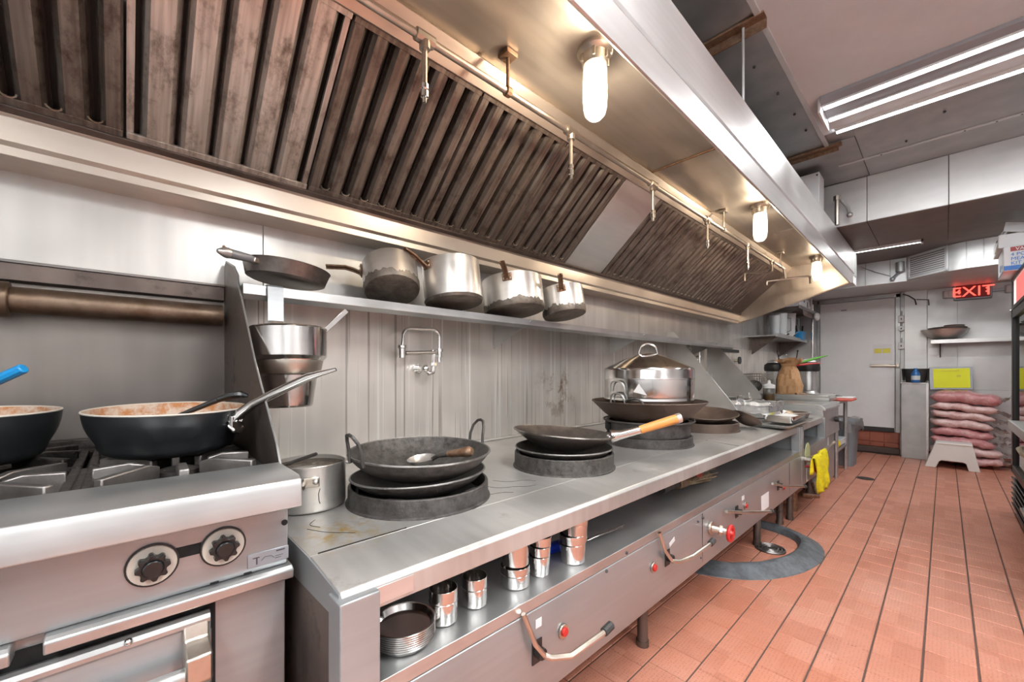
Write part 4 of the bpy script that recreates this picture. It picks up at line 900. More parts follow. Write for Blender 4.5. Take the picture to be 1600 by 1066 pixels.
saucepan('tall saucepan with dark flat base, second from the tipped one', (-1.668, 1.185, 1.5815), (0, -.16, 0), .143, .205, math.radians(-86), burnt=.012, hl=.12, tilt=.25)
saucepan('sooty saucepan with its handle raised between the tall pan and the small one', (-1.672, 1.605, 1.584), (0, -.16, 0), .172, .182, math.radians(-52), burnt=.045, hl=.13, tilt=.12)
saucepan('small saucepan with blackened bottom, last on the wall shelf', (-1.575, 1.930, 1.5835), (0, -.205, 0), .131, .164, math.radians(-50), burnt=.050, hl=.12, tilt=.15)

# ------------------------------------------------------------------ things on the under-shelf of the wok range
US = .6085
for k in range(8):
    o = thing('steel_dish', ('lowest', 'second from the bottom', 'third from the bottom', 'fourth from the bottom', 'fourth from the top', 'third from the top', 'second from the top', 'uppermost')[k]+' steel dish in the nested stack under the range ledge', 'dish', (-.885, .484, US+.0048*k), 'nested steel dishes')
    z = US+.0048*k; r = .0705
    obj('dish', MB().lathe([(0, z), (r-.014, z), (r-.009, z+.003), (r-.002, z+.0155), (r+.002, z+.0160), (r+.0025, z+.0180), (r+.0005, z+.0192), (r-.003, z+.0180), (r-.010, z+.0045), (0, z+.0018)], (-.885, .484, 0), 48), 'steel_shine', o)
def cup(label, x, y, r, h, z=US, tilt=(0,0,0), flare=1., cat='cup', group='steel cups on the under-shelf'):
    o = thing('steel_cup', label, cat, (x, y, z), group, True, tilt)
    obj('body', MB().lathe(vessel(r, r*flare, h, .0016, .006, 0), n=40), 'steel_shine', o)
    obj('bead', MB().lathe([(r*1.0+.0002, h*.62), (r+.0012, h*.635), (r+.0002, h*.65)], n=40), 'steel_shine', o)
    return o
cup('open steel cup next to the nested dishes', -.890, .598, .0365, .085)
cup('open steel cup between the first cup and the wavy stack', -.893, .703, .0345, .078)
cup('steel cup at the bottom of the short stack of two', -.892, .857, .044, .060)
cup('steel cup leaning in the mouth of the cup below it', -.893, .860, .040, .070, US+.055, (.04, -.03, 0), 1.06)
for k in range(4): cup(('lowest', 'second', 'third', 'topmost')[k]+' steel cup in the slim stack of four beside the short stack', -.884+R.uniform(-.002, .002), .958+.0025*k, .031, .062, US+.030*k, (R.uniform(-.05, .05), R.uniform(-.05, .05), 0), 1.08)
for k in range(4): cup(('lowest', 'second', 'third', 'topmost')[k]+' steel cup in the crooked tall stack before the blue tongs', -.868+R.uniform(-.003, .003), 1.106+.003*k, .043, .062, US+.032*k, (R.uniform(-.07, .07), R.uniform(-.06, .06), 0), 1.05)
tg = thing('tongs', 'metal tongs with dark blue grips lying on the under-shelf', 'tongs', (-.93, 1.25, US))
obj('grip', MB().tube([(-.955, 1.05, US+.02), (-.945, 1.11, US+.022), (-.935, 1.20, US+.022)], [.018, .020, .012], 10), 'blue_dark', tg, 0, 'dark blue grip')
obj('arms', MB().obox((-.915, 1.33, US+.012), (.014, .27, .004), (0, 0, -.12)).obox((-.90, 1.33, US+.022), (.014, .27, .004), (.0, 0, -.06)), 'steel_shine', tg, .002)
br = thing('wok_brush', 'bundle of bamboo wok brush bristles lying on the under-shelf', 'brush', (-.97, 2.36, US))
g = MB()
for k in range(70):
    a = R.uniform(0, 2*PI); q0 = R.uniform(.005, .03); q1 = R.uniform(.02, .065)
    g.tube([(-.98+q0*math.cos(a), 2.20+R.uniform(-.02, .02), US+.045+q0*math.sin(a)), (-.955+q1*math.cos(a), 2.46+R.uniform(-.05, .06), US+max(.004-.0, .055+q1*math.sin(a)*.8))], .0022, 4, False)
obj('bristles', g, 'brush_fibre', br)
obj('binding', MB().tube([(-.985, 2.14, US+.045), (-.978, 2.22, US+.045)], .034, 14), 'rust_brown', br, .004)
obj('handle', MB().tube([(-.99, 1.98, US+.04), (-.985, 2.15, US+.045)], .022, 12), 'wok_burnt', br)
obj('red_scrap', MB().obox((-.93, 2.30, US+.075), (.03, .06, .006), (.3, .4, .3)), 'board_red', br, .002)

# ------------------------------------------------------------------ floor sink with curb
fc = thing('drain_curb', 'rounded dark slate curb around the floor drain under the range', 'curb', (-.95, 3.1, 0))
path = [(-1.90, 2.62), (-1.2, 2.63), (-1.0, 2.68), (-.84, 2.80), (-.73, 2.98), (-.66, 3.20), (-.645, 3.42), (-.69, 3.60), (-.80, 3.70), (-1.0, 3.75), (-1.9, 3.78)]
pr_ = [(-.075, -.002), (-.066, .022), (-.048, .046), (-.020, .052), (.015, .044), (.075, .016), (.115, .004), (.12, -.002)]
def smoothp(p, n=2):
    for _ in range(n):
        o = [p[0]]
        for a, b in zip(p, p[1:]): o += [tuple(.75*u+.25*v for u, v in zip(a, b)), tuple(.25*u+.75*v for u, v in zip(a, b))]
        p = o+[p[-1]]
    return p
pp = smoothp(path); vs = []
for i, p in enumerate(pp):
    a, b = Vector(pp[max(0, i-1)]), Vector(pp[min(len(pp)-1, i+1)]); t = (b-a).normalized(); nn = Vector((t.y, -t.x))
    for u, z in pr_: vs.append((p[0]+nn.x*u*.8, p[1]+nn.y*u*.8, max(z-.0, -.002)+(R.uniform(-.003, .003) if z > .02 else 0)))
k = len(pr_)
obj('rim', MB().add(vs, [(i*k+j, i*k+j+1, (i+1)*k+j+1, (i+1)*k+j) for i in range(len(pp)-1) for j in range(k-1)]), 'curb_slate', fc)
gd = thing('floor_drain', 'round cast drain grate inside the slate curb', 'drain', (-.845, 3.30, 0))
g = MB()
for rr in (.025, .048, .070, .090): g.tube([(-.845+rr*math.cos(a), 3.30+rr*math.sin(a), .006) for a in [2*PI*i/32 for i in range(33)]], .0055, 6, False)
for a in (0, PI/4, PI/2, 3*PI/4): g.obox((-.845, 3.30, .005), (.18, .008, .006), (0, 0, a))
obj('grate', g, 'cast_worn', gd); obj('dish', MB().tube([(-.845, 3.30, -.002), (-.845, 3.30, .003)], .095, 32), 'dark_void', gd)
cv = thing('floor_cleanout', 'small oval metal cleanout cover set in the floor tiles', 'cover', (-.62, 6.35, 0))
obj('cover', MB().tube([(-.64, 6.28, .0), (-.64, 6.28, .003)], .085, 28), 'cast_iron', cv)

# ------------------------------------------------------------------ trays and pans beyond the steamer
def tray(name, label, x0, x1, y0, y1, z, h, m, t=.003, flare=.012, rot=0., rimw=.008, cat='tray'):
    o = thing(name, label, cat, ((x0+x1)/2, (y0+y1)/2, z), None, True, (0, 0, rot))
    a, b = (x1-x0)/2, (y1-y0)/2
    def loop(dx, zz, rad):
        o_ = []
        for cx, cy, a0 in ((a, b, 0), (-a, b, PI/2), (-a, -b, PI), (a, -b, 3*PI/2)):
            for i in range(5):
                an = a0+PI/2*i/4; o_.append((math.copysign(a+dx-rad, cx)+rad*math.cos(an), math.copysign(b+dx-rad, cy)+rad*math.sin(an), zz))
        return o_
    rows = [loop(-flare-.006, 0, .02), loop(-flare, .006, .024), loop(0, h, .03), loop(rimw, h, .034), loop(rimw, h+.002, .034), loop(-t, h+.002, .028), loop(-flare-t, .008, .022), loop(-flare-t-.005, t, .018)]
    k = 20; vs = sum(rows, []); fs = [(j*k+i, j*k+(i+1) % k, (j+1)*k+(i+1) % k, (j+1)*k+i) for j in range(len(rows)-1) for i in range(k)]
    fs += [tuple(range(k))[::-1], tuple(range((len(rows)-1)*k, len(rows)*k))]
    obj('pan', MB().add(vs, fs), m, o)
    return o
tray('sheet_pan', 'wide shallow sheet pan overhanging the range ledge', -1.04, -.775, 3.52, 4.36, .826, .018, 'steel')
ht = tray('steel_tray', 'deep steel tray with white salt standing on the sheet pan', -1.01, -.79, 3.72, 4.28, .846, .055, 'steel_shine', rimw=.012)
g = MB(); n = 12; vs = [(-.095+.19*i/n, -.26+.52*j/n, .020+.030*math.exp(-((i/n-.35)**2+(j/n-.6)**2)*9)+R.uniform(-.003, .003)) for j in range(n+1) for i in range(n+1)]
obj('salt_heap', MB().add(vs, [(j*(n+1)+i, j*(n+1)+i+1, (j+1)*(n+1)+i+1, (j+1)*(n+1)+i) for j in range(n) for i in range(n)]), 'salt', ht, 0, 'white salt')
fo = tray('foil_pan', 'deep steel pan lined with crumpled foil behind the sheet trays', -1.42, -1.06, 4.16, 4.58, .826, .13, 'steel', cat='pan')
g = MB(); vs = []; k = 48
for r_, z in ((1.0, .045), (1.005, .10), (1.0, .138), (1.05, .143), (1.10, .115)):
    for i in range(k):
        a = 2*PI*i/k; c, s = math.cos(a), math.sin(a); e = max(abs(c)/.185, abs(s)/.215)
        vs.append((c/e*r_*.985+R.uniform(-.004, .004), s/e*r_*.985+R.uniform(-.004, .004), z+R.uniform(-.010, .010)))
obj('foil_lining', MB().add(vs, [(j*k+i, j*k+(i+1) % k, (j+1)*k+(i+1) % k, (j+1)*k+i) for j in range(4) for i in range(k)]), 'foil', fo, 0, 'crumpled foil over the rim', smooth=10)

# fryer
fy = thing('deep_fryer', 'boxy stainless deep fryer beyond the short range unit', 'fryer', (-1.35, 5.4, 0))
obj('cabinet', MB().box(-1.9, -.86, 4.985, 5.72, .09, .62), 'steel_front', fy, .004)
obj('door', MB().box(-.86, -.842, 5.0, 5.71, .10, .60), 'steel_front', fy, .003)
obj('tank_box', MB().prism([(-1.95, .60), (-.90, .60), (-.84, .585), (-.80, .60), (-.825, .905), (-.845, .922), (-1.95, .922)], 'y', 4.985, 5.74), 'steel', fy, .004)
obj('front_lip', MB().prism([(-.88, .905), (-.82, .902), (-.80, .88), (-.80, .86), (-.88, .88)], 'y', 4.98, 5.76), 'steel', fy, .004)
obj('oil_well', MB().box(-1.80, -1.42, 5.04, 5.50, .922, .926), 'dark_void', fy, .01)
obj('back_riser', MB().box(-1.95, -1.90, 4.985, 5.74, .92, 1.22), 'steel', fy, .003)
obj('thermostat_knob', MB().tube([(-.806, 5.52, .74), (-.775, 5.52, .742)], .030, 16), 'black', fy, .003)
obj('caution_label', MB().box(-.8418, -.8405, 5.33, 5.40, .43, .56), 'white_card', fy, 0, 'worn white label')
for x, y in ((-.92, 5.05), (-.92, 5.65), (-1.8, 5.05), (-1.8, 5.65)): obj('foot', MB().tube([(x, y, 0), (x, y, .1)], .025, 12), 'steel_grime', fy)
gt = thing('flat_griddle', 'flat stainless shelf top with a raised rim over the rear of the fryer', 'griddle', (-1.2, 6.0, .92))
obj('top', MB().box(-1.55, -.86, 5.55, 6.0, .924, .955), 'steel', gt, .004); obj('rim', MB().box(-1.55, -.87, 5.56, 5.58, .955, .985).box(-1.55, -.87, 5.97, 5.99, .955, .985), 'steel', gt, .003)
cl = thing('cleaver', 'dark-handled flat blade lying on the griddle top', 'knife', (-1.05, 5.8, .96))
obj('handle', MB().tube([(-1.18, 5.62, .99), (-1.11, 5.70, .985)], .016, 10), 'rust_brown', cl); obj('blade', MB().obox((-1.02, 5.81, .978), (.07, .27, .004), (.05, .05, .65)), 'steel', cl)
def loop_handle(mb, x, y, z, wd, hg, r=.008):
    return mb.tube([(x, y-wd/2, z), (x, y-wd/2, z+hg*.7), (x, y-wd/2+.03, z+hg), (x, y+wd/2-.03, z+hg), (x, y+wd/2, z+hg*.7), (x, y+wd/2, z)], r, 8)
for k, (x, y) in enumerate(((-1.62, 4.84), (-1.60, 5.16))):
    b = thing('fryer_lid', ('steel lid with a loop handle against the pale guard', 'steel lid with a loop handle next to the squeeze bottle')[k], 'lid', (x, y, .93), 'loop-handled fryer lids')
    obj('plate', MB().box(x-.10, x+.12, y-.15, y+.15, .945 if k else .90, .965 if k else .92), 'steel', b, .004); obj('loop_handle', loop_handle(MB(), x+.10, y, .965 if k else .92, .20, .065), 'chrome', b)
fb = thing('fry_basket', 'wire fry basket hanging at the back of the fryer', 'basket', (-1.62, 5.75, 1.03))
g = MB(); x0, x1, y0, y1, z0, z1 = -1.74, -1.50, 5.52, 6.02, 1.06, 1.22
for i in range(22):
    y = y0+(y1-y0)*i/21; g.tube([(x1, y, z1), (x1-.01, y, z0), (x0+.01, y, z0), (x0, y, z1)], .0022, 4, False)
for i in range(10):
    x = x0+(x1-x0)*i/9; g.tube([(x, y0, z1), (x, y0+.01, z0), (x, y1-.01, z0), (x, y1, z1)], .0022, 4, False)
for j in range(6):
    z = z0+(z1-z0)*j/5; g.tube([(x1, y0, z), (x1, y1, z), (x0, y1, z), (x0, y0, z), (x1, y0, z)], .0022, 4, False)
obj('mesh', g, 'wire', fb); obj('rim', MB().tube([(x1, y0, z1), (x1, y1, z1), (x0, y1, z1), (x0, y0, z1), (x1, y0, z1)], .005, 6), 'wire', fb)
obj('handle', MB().tube([(-1.50, 5.60, 1.19), (-1.40, 5.50, 1.10), (-1.34, 5.42, 1.05)], .007, 8), 'chrome', fb)
obj('hook', MB().tube([(-1.74, 5.7, 1.21), (-1.90, 5.7, 1.21)], .006, 6), 'wire', fb)
def crust(): pass
sc_ = thing('skimmer', 'dark crusted strainer leaning at the foot of the stained guard', 'strainer', (-1.44, 5.03, 1.08))
obj('bowl', MB().lathe(bowl(.085, .04, .003, n=8), (-1.49, 5.18, 1.06), 28, (.9, .3, 0)), 'wok_burnt', sc_); obj('handle', MB().tube([(-1.47, 5.2, 1.12), (-1.36, 5.42, 1.00)], .006, 6), 'wire', sc_)
bt = thing('squeeze_bottle', 'squeeze bottle of amber oil with a white cap on the fryer edge', 'bottle', (-1.34, 5.19, .927))
obj('bottle', MB().lathe([(0, .927), (.055, .927), (.058, .935), (.058, 1.06), (.050, 1.075), (0, 1.08)], (-1.34, 5.19, 0), 28), 'plastic_clear', bt)
obj('oil', MB().lathe([(0, .93), (.054, .931), (.055, 1.0), (0, 1.001)], (-1.34, 5.19, 0), 28), 'oil', bt)
obj('cap', MB().lathe([(.060, 1.065), (.060, 1.10), (.04, 1.108), (.018, 1.115), (.014, 1.15), (0, 1.152)], (-1.34, 5.19, 0), 24), 'white', bt)
pb = thing('paper_bag', 'crumpled brown paper bag of utensils on the griddle', 'bag', (-1.30, 5.86, .96))
g = MB(); vs = []; n = 28
for j, (r_, z) in enumerate(((.115, .96), (.125, 1.0), (.125, 1.08), (.115, 1.16), (.10, 1.22), (.085, 1.27), (.065, 1.31), (.085, 1.345), (.12, 1.375), (.125, 1.40))):
    for i in range(n):
        a = 2*PI*i/n; c, s = math.cos(a), math.sin(a); e = (abs(c)**3+abs(s)**3)**(1/3); q_ = R.uniform(.90, 1.10) if j > 1 else 1
        vs.append((-1.30+c/e*r_*q_*1.05, 5.86+s/e*r_*q_*1.15, z+(R.uniform(-.02, .02) if j > 7 else 0)))
obj('paper', MB().add(vs, [(j*n+i, j*n+(i+1) % n, (j+1)*n+(i+1) % n, (j+1)*n+i) for j in range(9) for i in range(n)]+[tuple(range(n))[::-1]]), 'kraft', pb, smooth=12)
go = thing('green_chopstick', 'long green stick poking out of the paper bag', 'utensil', (-1.2, 5.95, 1.33))
obj('stick', MB().tube([(-1.26, 5.88, 1.335), (-1.10, 6.08, 1.40), (-.98, 6.22, 1.445)], [.014, .016, .005], 8), 'green', go)
rc = thing('red_utensil', 'red-tipped utensil poking out under the green stick', 'utensil', (-1.2, 5.95, 1.3))
obj('stick', MB().tube([(-1.27, 5.88, 1.318), (-1.14, 6.0, 1.340), (-1.03, 6.09, 1.352)], [.010, .013, .006], 8), 'red', rc)
for k, (x, y, dx, dy) in enumerate(((-1.35, 5.83, -.05, -.05), (-1.32, 5.90, -.02, .0), (-1.28, 5.90, .05, .05))):
    u = thing('long_utensil', ('dark long spoon leaning toward the wall in the bag', 'pale upright skewer in the bag', 'dark long spoon leaning away from the wall in the bag')[k], 'utensil', (x, y, 1.1), 'utensils standing in the paper bag')
    obj('stick', MB().tube([(x, y, 1.05), (x+dx, y+dy, 1.50-.05*(k == 1))], .007, 6), 'black' if k != 1 else 'steel', u); obj('tip', MB().ball((x+dx, y+dy, 1.50-.05*(k == 1)), .012, 6), 'black' if k != 1 else 'steel', u)
for k, (x, y) in enumerate(((-1.62, 6.55), (-1.22, 6.45))):
    c_ = thing('soup_warmer', ('round warmer with a black lid near the wall', 'round warmer with a black lid behind the paper bag')[k], 'warmer', (x, y, .9), 'black-lidded warmers')
    obj('body', MB().lathe([(0, 1.0), (.09, 1.0), (.10, 1.01), (.10, 1.26), (0, 1.26)], (x, y, 0), 32), 'steel', c_)
    obj('collar', MB().lathe([(.105, 1.25), (.125, 1.26), (.13, 1.29), (.125, 1.34), (.09, 1.37), (.04, 1.385), (0, 1.385)], (x, y, 0), 32), 'black', c_)
    obj('lid', MB().lathe([(.088, 1.368), (.08, 1.39), (.03, 1.41), (0, 1.412)], (x, y, 0), 32), 'white' if k else 'steel', c_)
    obj('base', MB().lathe([(0, .905), (.13, .905), (.13, .94), (.09, 1.005), (0, 1.005)], (x, y, 0), 32), 'steel', c_)
# work table beyond the fryer
tb = thing('work_table', 'open stainless table with an under-shelf beyond the fryer', 'table', (-1.3, 6.4, 0))
obj('top', MB().box(-1.95, -.84, 6.02, 6.82, .87, .90), 'steel', tb, .004)
obj('under_shelf', MB().box(-1.9, -.86, 6.06, 6.78, .30, .325), 'steel', tb, .003)
for x, y in ((-.88, 6.08), (-.88, 6.74), (-1.88, 6.08), (-1.88, 6.74)): obj('leg', MB().tube([(x, y, 0), (x, y, .87)], .022, 12), 'steel', tb)
rb = thing('cutting_board', 'red cutting board overhanging the far table', 'cutting board', (-.9, 6.4, .90))
obj('board', MB().box(-1.15, -.74, 6.10, 6.50, .901, .925), 'board_red', rb, .006)
lb = thing('pale_board', 'pale board lying on the red cutting board', 'cutting board', (-.9, 6.6, .925)); obj('board', MB().box(-1.1, -.76, 6.30, 6.62, .926, .938), 'white', lb, .004)
tp = thing('silver_lid', 'small silver lid lying on the pale board', 'lid', (-.95, 6.2, .938)); obj('disc', MB().lathe([(0, .939), (.08, .939), (.085, .945), (.05, .958), (.012, .962), (.012, .975), (0, .977)], (-.95, 6.42, 0), 24), 'steel_shine', tp)
yc2 = thing('yellow_cloth', 'small yellow cloth bundled on the shelf under the far table', 'cloth', (-.9, 6.2, .325)); obj('cloth', MB().ball((-.91, 6.2, .385), .058, 8, (1, 1.1, 1)), 'yellow_cloth', yc2)
bx = thing('foil_box', 'white tub on the shelf under the far table', 'tub', (-.95, 6.5, .325)); obj('tub', MB().box(-1.05, -.88, 6.33, 6.72, .326, .40), 'white', bx, .015); obj('lid', MB().box(-1.06, -.87, 6.32, 6.73, .40, .412), 'frost_plastic', bx, .006)
# towel on the lever of the second unit
vs = []; nu, nv = 16, 22
prof = [(-.745, .42), (-.743, .50), (-.738, .548), (-.724, .562), (-.710, .548), (-.700, .45), (-.697, .36), (-.695, .29), (-.698, .245)]
for j in range(nv+1):
    t = j/nv*(len(prof)-1); i0 = min(int(t), len(prof)-2); f_ = t-i0
    x, z = (prof[i0][k]*(1-f_)+prof[i0+1][k]*f_ for k in (0, 1))
    for i in range(nu+1):
        u = i/nu; wdt = .46-.16*max(0, t-4)/4*(1 if u > .5 else 1.1)
        fold = .016*math.sin(u*13+j*.25)+.008*math.sin(u*29-j*.4)
        vs.append((x+fold*(.3+.7*min(1, abs(t-3)/3)), 4.22+(u-.5)*wdt*1.0+.05*max(0, t-4)/4, z+.018*u*(1 if t < 4 else 1.5)+(.03*math.sin(u*5) if j == nv else 0)))
tw = tag(obj('yellow_towel', MB().add(vs, [(j*(nu+1)+i, j*(nu+1)+i+1, (j+1)*(nu+1)+i+1, (j+1)*(nu+1)+i) for j in range(nv) for i in range(nu)]), 'yellow_cloth', smooth=60, solid=.006, base=(-.724, 4.22, .562)), 'bright yellow towel hanging over the valve lever of the short unit', 'towel')
# bin
bn = thing('waste_bin', 'grey plastic waste bin with a clear liner beside the far table', 'bin', (-.80, 7.12, 0))
def rbox(mb, x, y, a0, z0, a1, z1, n=20, p=5.):
    vs = []
    for a, z in ((a0, z0), (a1, z1)):
        for i in range(n*2):
            t = PI*i/n; c, s = math.cos(t), math.sin(t); e = (abs(c)**p+abs(s)**p)**(1/p); vs.append((x+a[0]*c/e, y+a[1]*s/e, z))
    k = 2*n
    return mb.add(vs, [tuple(range(k))[::-1], tuple(range(k, 2*k))]+[(i, (i+1) % k, k+(i+1) % k, k+i) for i in range(k)])
obj('body', rbox(MB(), -.93, 7.10, (.105, .20), 0, (.135, .24), .56), 'bin_grey', bn)
obj('rim', rbox(MB(), -.93, 7.10, (.150, .255), .555, (.150, .255), .60), 'bin_grey', bn, .006)
vs = []; n = 36
for j, (s_, z) in enumerate(((1.02, .62), (1.10, .605), (1.16, .56), (1.20, .50))):
    for i in range(n):
        t = 2*PI*i/n; c, s = math.cos(t), math.sin(t); e = (abs(c)**5+abs(s)**5)**.2; q_ = s_*R.uniform(.97, 1.05)
        vs.append((-.93+.150*q_*c/e, 7.10+.255*q_*s/e, z+R.uniform(-.012, .012)-(.04*(math.sin(i*.7) > .3) if j == 3 else 0)))
obj('liner', MB().add(vs, [(j*n+i, j*n+(i+1) % n, (j+1)*n+(i+1) % n, (j+1)*n+i) for j in range(3) for i in range(n)]), 'film_clear', bn, smooth=10)

# ------------------------------------------------------------------ far wall shelves
s1 = thing('corner_shelf', 'steel wall shelf of white containers past the end of the hood', 'shelf', (-1.8, 7.4, 1.74))
obj('board', MB().box(-1.966, -1.61, 6.55, 8.38, 1.745, 1.765), 'steel', s1, .002)
obj('front_lip', MB().box(-1.615, -1.60, 6.55, 8.38, 1.735, 1.785), 'steel', s1, .002)
for y in (6.75, 8.2): obj('bracket', MB().prism([(-1.966, 1.745), (-1.63, 1.745), (-1.966, 1.50)], 'y', y, y+.012), 'steel_grime', s1)
s2 = thing('upper_shelf', 'upper steel shelf with a white carton past the end of the hood', 'shelf', (-1.7, 7.8, 2.2))
obj('board', MB().box(-1.966, -1.46, 7.15, 8.40, 2.19, 2.21), 'steel_grime', s2, .002); obj('edge', MB().box(-1.47, -1.45, 7.15, 8.40, 2.18, 2.225), 'steel', s2, .002)
for y in (7.52, 8.3): obj('bracket', MB().prism([(-1.966, 2.19), (-1.6, 2.19), (-1.966, 2.0)], 'y', y, y+.012), 'steel', s2)
for k in range(12): obj('wire_hook', MB().tube([(-1.47, 7.45+.07*k, 2.18), (-1.465, 7.45+.07*k, 2.12), (-1.45, 7.47+.07*k, 2.09)], .006, 5), 'wire', s2)
ps = thing('rack_post', 'shiny upright steel post next to the cold-room door', 'post', (-1.52, 8.2, .9)); obj('post', MB().tube([(-1.50, 8.25, .03), (-1.50, 8.25, 2.35)], .02, 12), 'chrome', ps); obj('floor_flange', MB().tube([(-1.50, 8.25, 0.), (-1.50, 8.25, .03)], .04, 12), 'chrome', ps)
wc = thing('white_carton', 'white carton with small dark marks on the upper shelf', 'carton', (-1.6, 7.7, 2.21))
obj('carton', MB().box(-1.80, -1.475, 7.25, 8.10, 2.212, 2.52), 'white_card', wc, .006)
obj('marks', MB().box(-1.4745, -1.473, 7.50, 7.56, 2.30, 2.36).box(-1.4745, -1.473, 7.72, 7.78, 2.25, 2.33).box(-1.4745, -1.473, 7.90, 7.93, 2.28, 2.40).box(-1.4745, -1.473, 7.98, 8.0, 2.22, 2.5), 'print_dark', wc)
wp = thing('plastic_roll', 'white plastic bag end hanging from the upper shelf corner', 'bag', (-1.40, 8.1, 2.1)); obj('bag', MB().ball((-1.41, 8.05, 2.125), .06, 8, (.8, 1.2, 1.1)), 'white', wp)
for k, (y, r_, h_, m_, l_) in enumerate(((6.95, .065, .30, 'frost_plastic', 'grey frosted tumbler on the corner shelf, first from the hood'), (7.28, .085, .36, 'frost_plastic', 'tall frosted jug on the corner shelf between tumbler and bucket'), (7.72, .10, .40, 'white_paint', 'white bucket with a wide rim on the corner shelf'))):
    o = thing('container', l_, 'container', (-1.72, y, 1.766), 'containers on the corner shelf')
    obj('body', MB().lathe(vessel(r_*.85, r_, h_, .004, .012, 0, 1.766, .006), (-1.72, y, 0), 32), m_, o)
    if k: obj('handle', MB().tube([(-1.72+r_*.6, y+r_*.8, 1.766+h_*.85), (-1.66+r_*.6, y+r_*.95, 1.766+h_*.8), (-1.66+r_*.6, y+r_*.95, 1.766+h_*.3), (-1.72+r_*.6, y+r_*.75, 1.766+h_*.2)], .010, 8), 'label_grey', o)
for k, y in enumerate((7.12, 7.50)):
    o = thing('scoop', ('white scoop lying before the frosted jug', 'white scoop lying before the white bucket')[k], 'scoop', (-1.63, y, 1.786)); obj('scoop', MB().lathe(bowl(.06, .05, .003, n=8), (-1.66, y, 1.768), 24, None), 'white', o); obj('grip', MB().tube([(-1.64, y+.05, 1.80), (-1.62, y+.15, 1.815)], .012, 8), 'black', o)
bb = thing('blue_basket', 'bright blue plastic basket on the corner shelf', 'basket', (-1.66, 8.1, 1.766))
obj('body', rbox(MB(), -1.66, 8.08, (.07, .16), 1.768, (.085, .185), 1.90), 'blue_plastic', bb)
for k in range(3): obj('tool', MB().tube([(-1.66+.02*k, 7.98+.07*k, 1.85), (-1.67+.03*k, 7.96+.08*k, 2.0)], .014, 6), 'black', bb)
kn = thing('knife_rack', 'dark magnetic knife bar on the wall past the stained guard', 'rack', (-1.95, 5.75, 1.52)); obj('bar', MB().box(-1.965, -1.945, 5.45, 6.15, 1.505, 1.545), 'black', kn, .003)
wk2 = thing('wall_valve', 'small dark wall valve under the knife bar', 'valve', (-1.94, 6.05, 1.40)); obj('stem', MB().tube([(-1.966, 6.05, 1.40), (-1.92, 6.05, 1.40)], .02, 10), 'chrome_dull', wk2); obj('wheel', MB().tube([(-1.92, 6.05, 1.40), (-1.90, 6.05, 1.40)], .05, 16), 'print_dark', wk2)

# ------------------------------------------------------------------ far wall on the right of the door
pc = thing('steel_column_box', 'waist-high brushed steel box standing by the rice sacks', 'cabinet', (-.30, 8.3, 0))
obj('body', MB().box(-.436, -.165, 8.20, 8.395, 0, 1.075), 'galvanised', pc, .005); obj('cap', MB().box(-.445, -.155, 8.19, 8.395, 1.075, 1.09), 'steel_fascia', pc, .003); obj('edge_strip', MB().box(-.180, -.155, 8.192, 8.20, 0, 1.075), 'steel_fascia', pc)
by = thing('black_basket', 'small black basket on top of the steel column box', 'basket', (-.3, 8.3, 1.09))
obj('body', rbox(MB(), -.29, 8.30, (.10, .07), 1.092, (.135, .085), 1.29), 'black', by); obj('rib', MB().tube([(-.41, 8.25, 1.12), (-.425, 8.25, 1.29)], .012, 6), 'black', by); obj('rib', MB().tube([(-.17, 8.25, 1.12), (-.158, 8.25, 1.29)], .012, 6), 'black', by)
bl_ = thing('blue_bottle', 'blue bottle in front of the black basket', 'bottle', (-.30, 8.21, 1.09)); obj('bottle', MB().lathe([(0, 1.091), (.045, 1.091), (.048, 1.10), (.048, 1.22), (.03, 1.255), (.02, 1.27), (.02, 1.295), (0, 1.296)], (-.285, 8.205+.015-.03, 0), 24), 'blue_bottle', bl_); obj('label', MB().tube([(-.285, 8.19, 1.13), (-.285, 8.19, 1.19)], .0487, 24), 'frost_plastic', bl_)
sf = thing('steel_wall_shelf', 'steel shelf on the end wall carrying mixing bowls above the rice sacks', 'shelf', (.5, 8.3, 1.68))
obj('board', MB().box(-.135, 1.4, 8.14, 8.44, 1.665, 1.68), 'steel', sf, .002); obj('lip', MB().box(-.135, 1.4, 8.13, 8.142, 1.635, 1.688), 'steel_fascia', sf, .002)
for x in (-.05, .9): obj('bracket', MB().prism([(8.44, 1.665), (8.18, 1.665), (8.44, 1.45)], 'x', x, x+.012), 'steel_grime', sf)
for k, (x, r_, h_, z, l_) in enumerate(((.0, .24, .150, 1.681, 'big steel mixing bowl on the end-wall shelf'), (.025, .19, .11, 1.745, 'smaller steel mixing bowl nested in the big bowl'), (.09, .10, .07, 1.815, 'small steel bowl on top of the nested bowls'))):
    o = thing('mixing_bowl', l_, 'bowl', (x, 8.29-.0, z), 'nested mixing bowls', True); obj('bowl', MB().lathe([(a*1.0, b) for a, b in bowl(r_, h_, .003, n=12)], n=48), 'aluminium', o); obj('rim', MB().tube([(r_*math.cos(a), r_*math.sin(a), h_) for a in [2*PI*i/48 for i in range(49)]], .006, 6, False), 'steel_shine', o)
ex = thing('exit_sign', 'red lit EXIT sign between two emergency lamps on the end wall', 'sign', (.26, 8.38, 2.3))
obj('housing', MB().box(.085, .435, 8.37, 8.44, 2.235, 2.455), 'label_grey', ex, .008); obj('face', MB().box(.105, .418, 8.365, 8.37, 2.255, 2.437), 'red_print', ex, .002)
lettering('EXIT', .19, 'exit_red', ex, (.262, 8.362, 2.278), (PI/2, 0, 0), 'exit_letters', .003, 'CENTER')
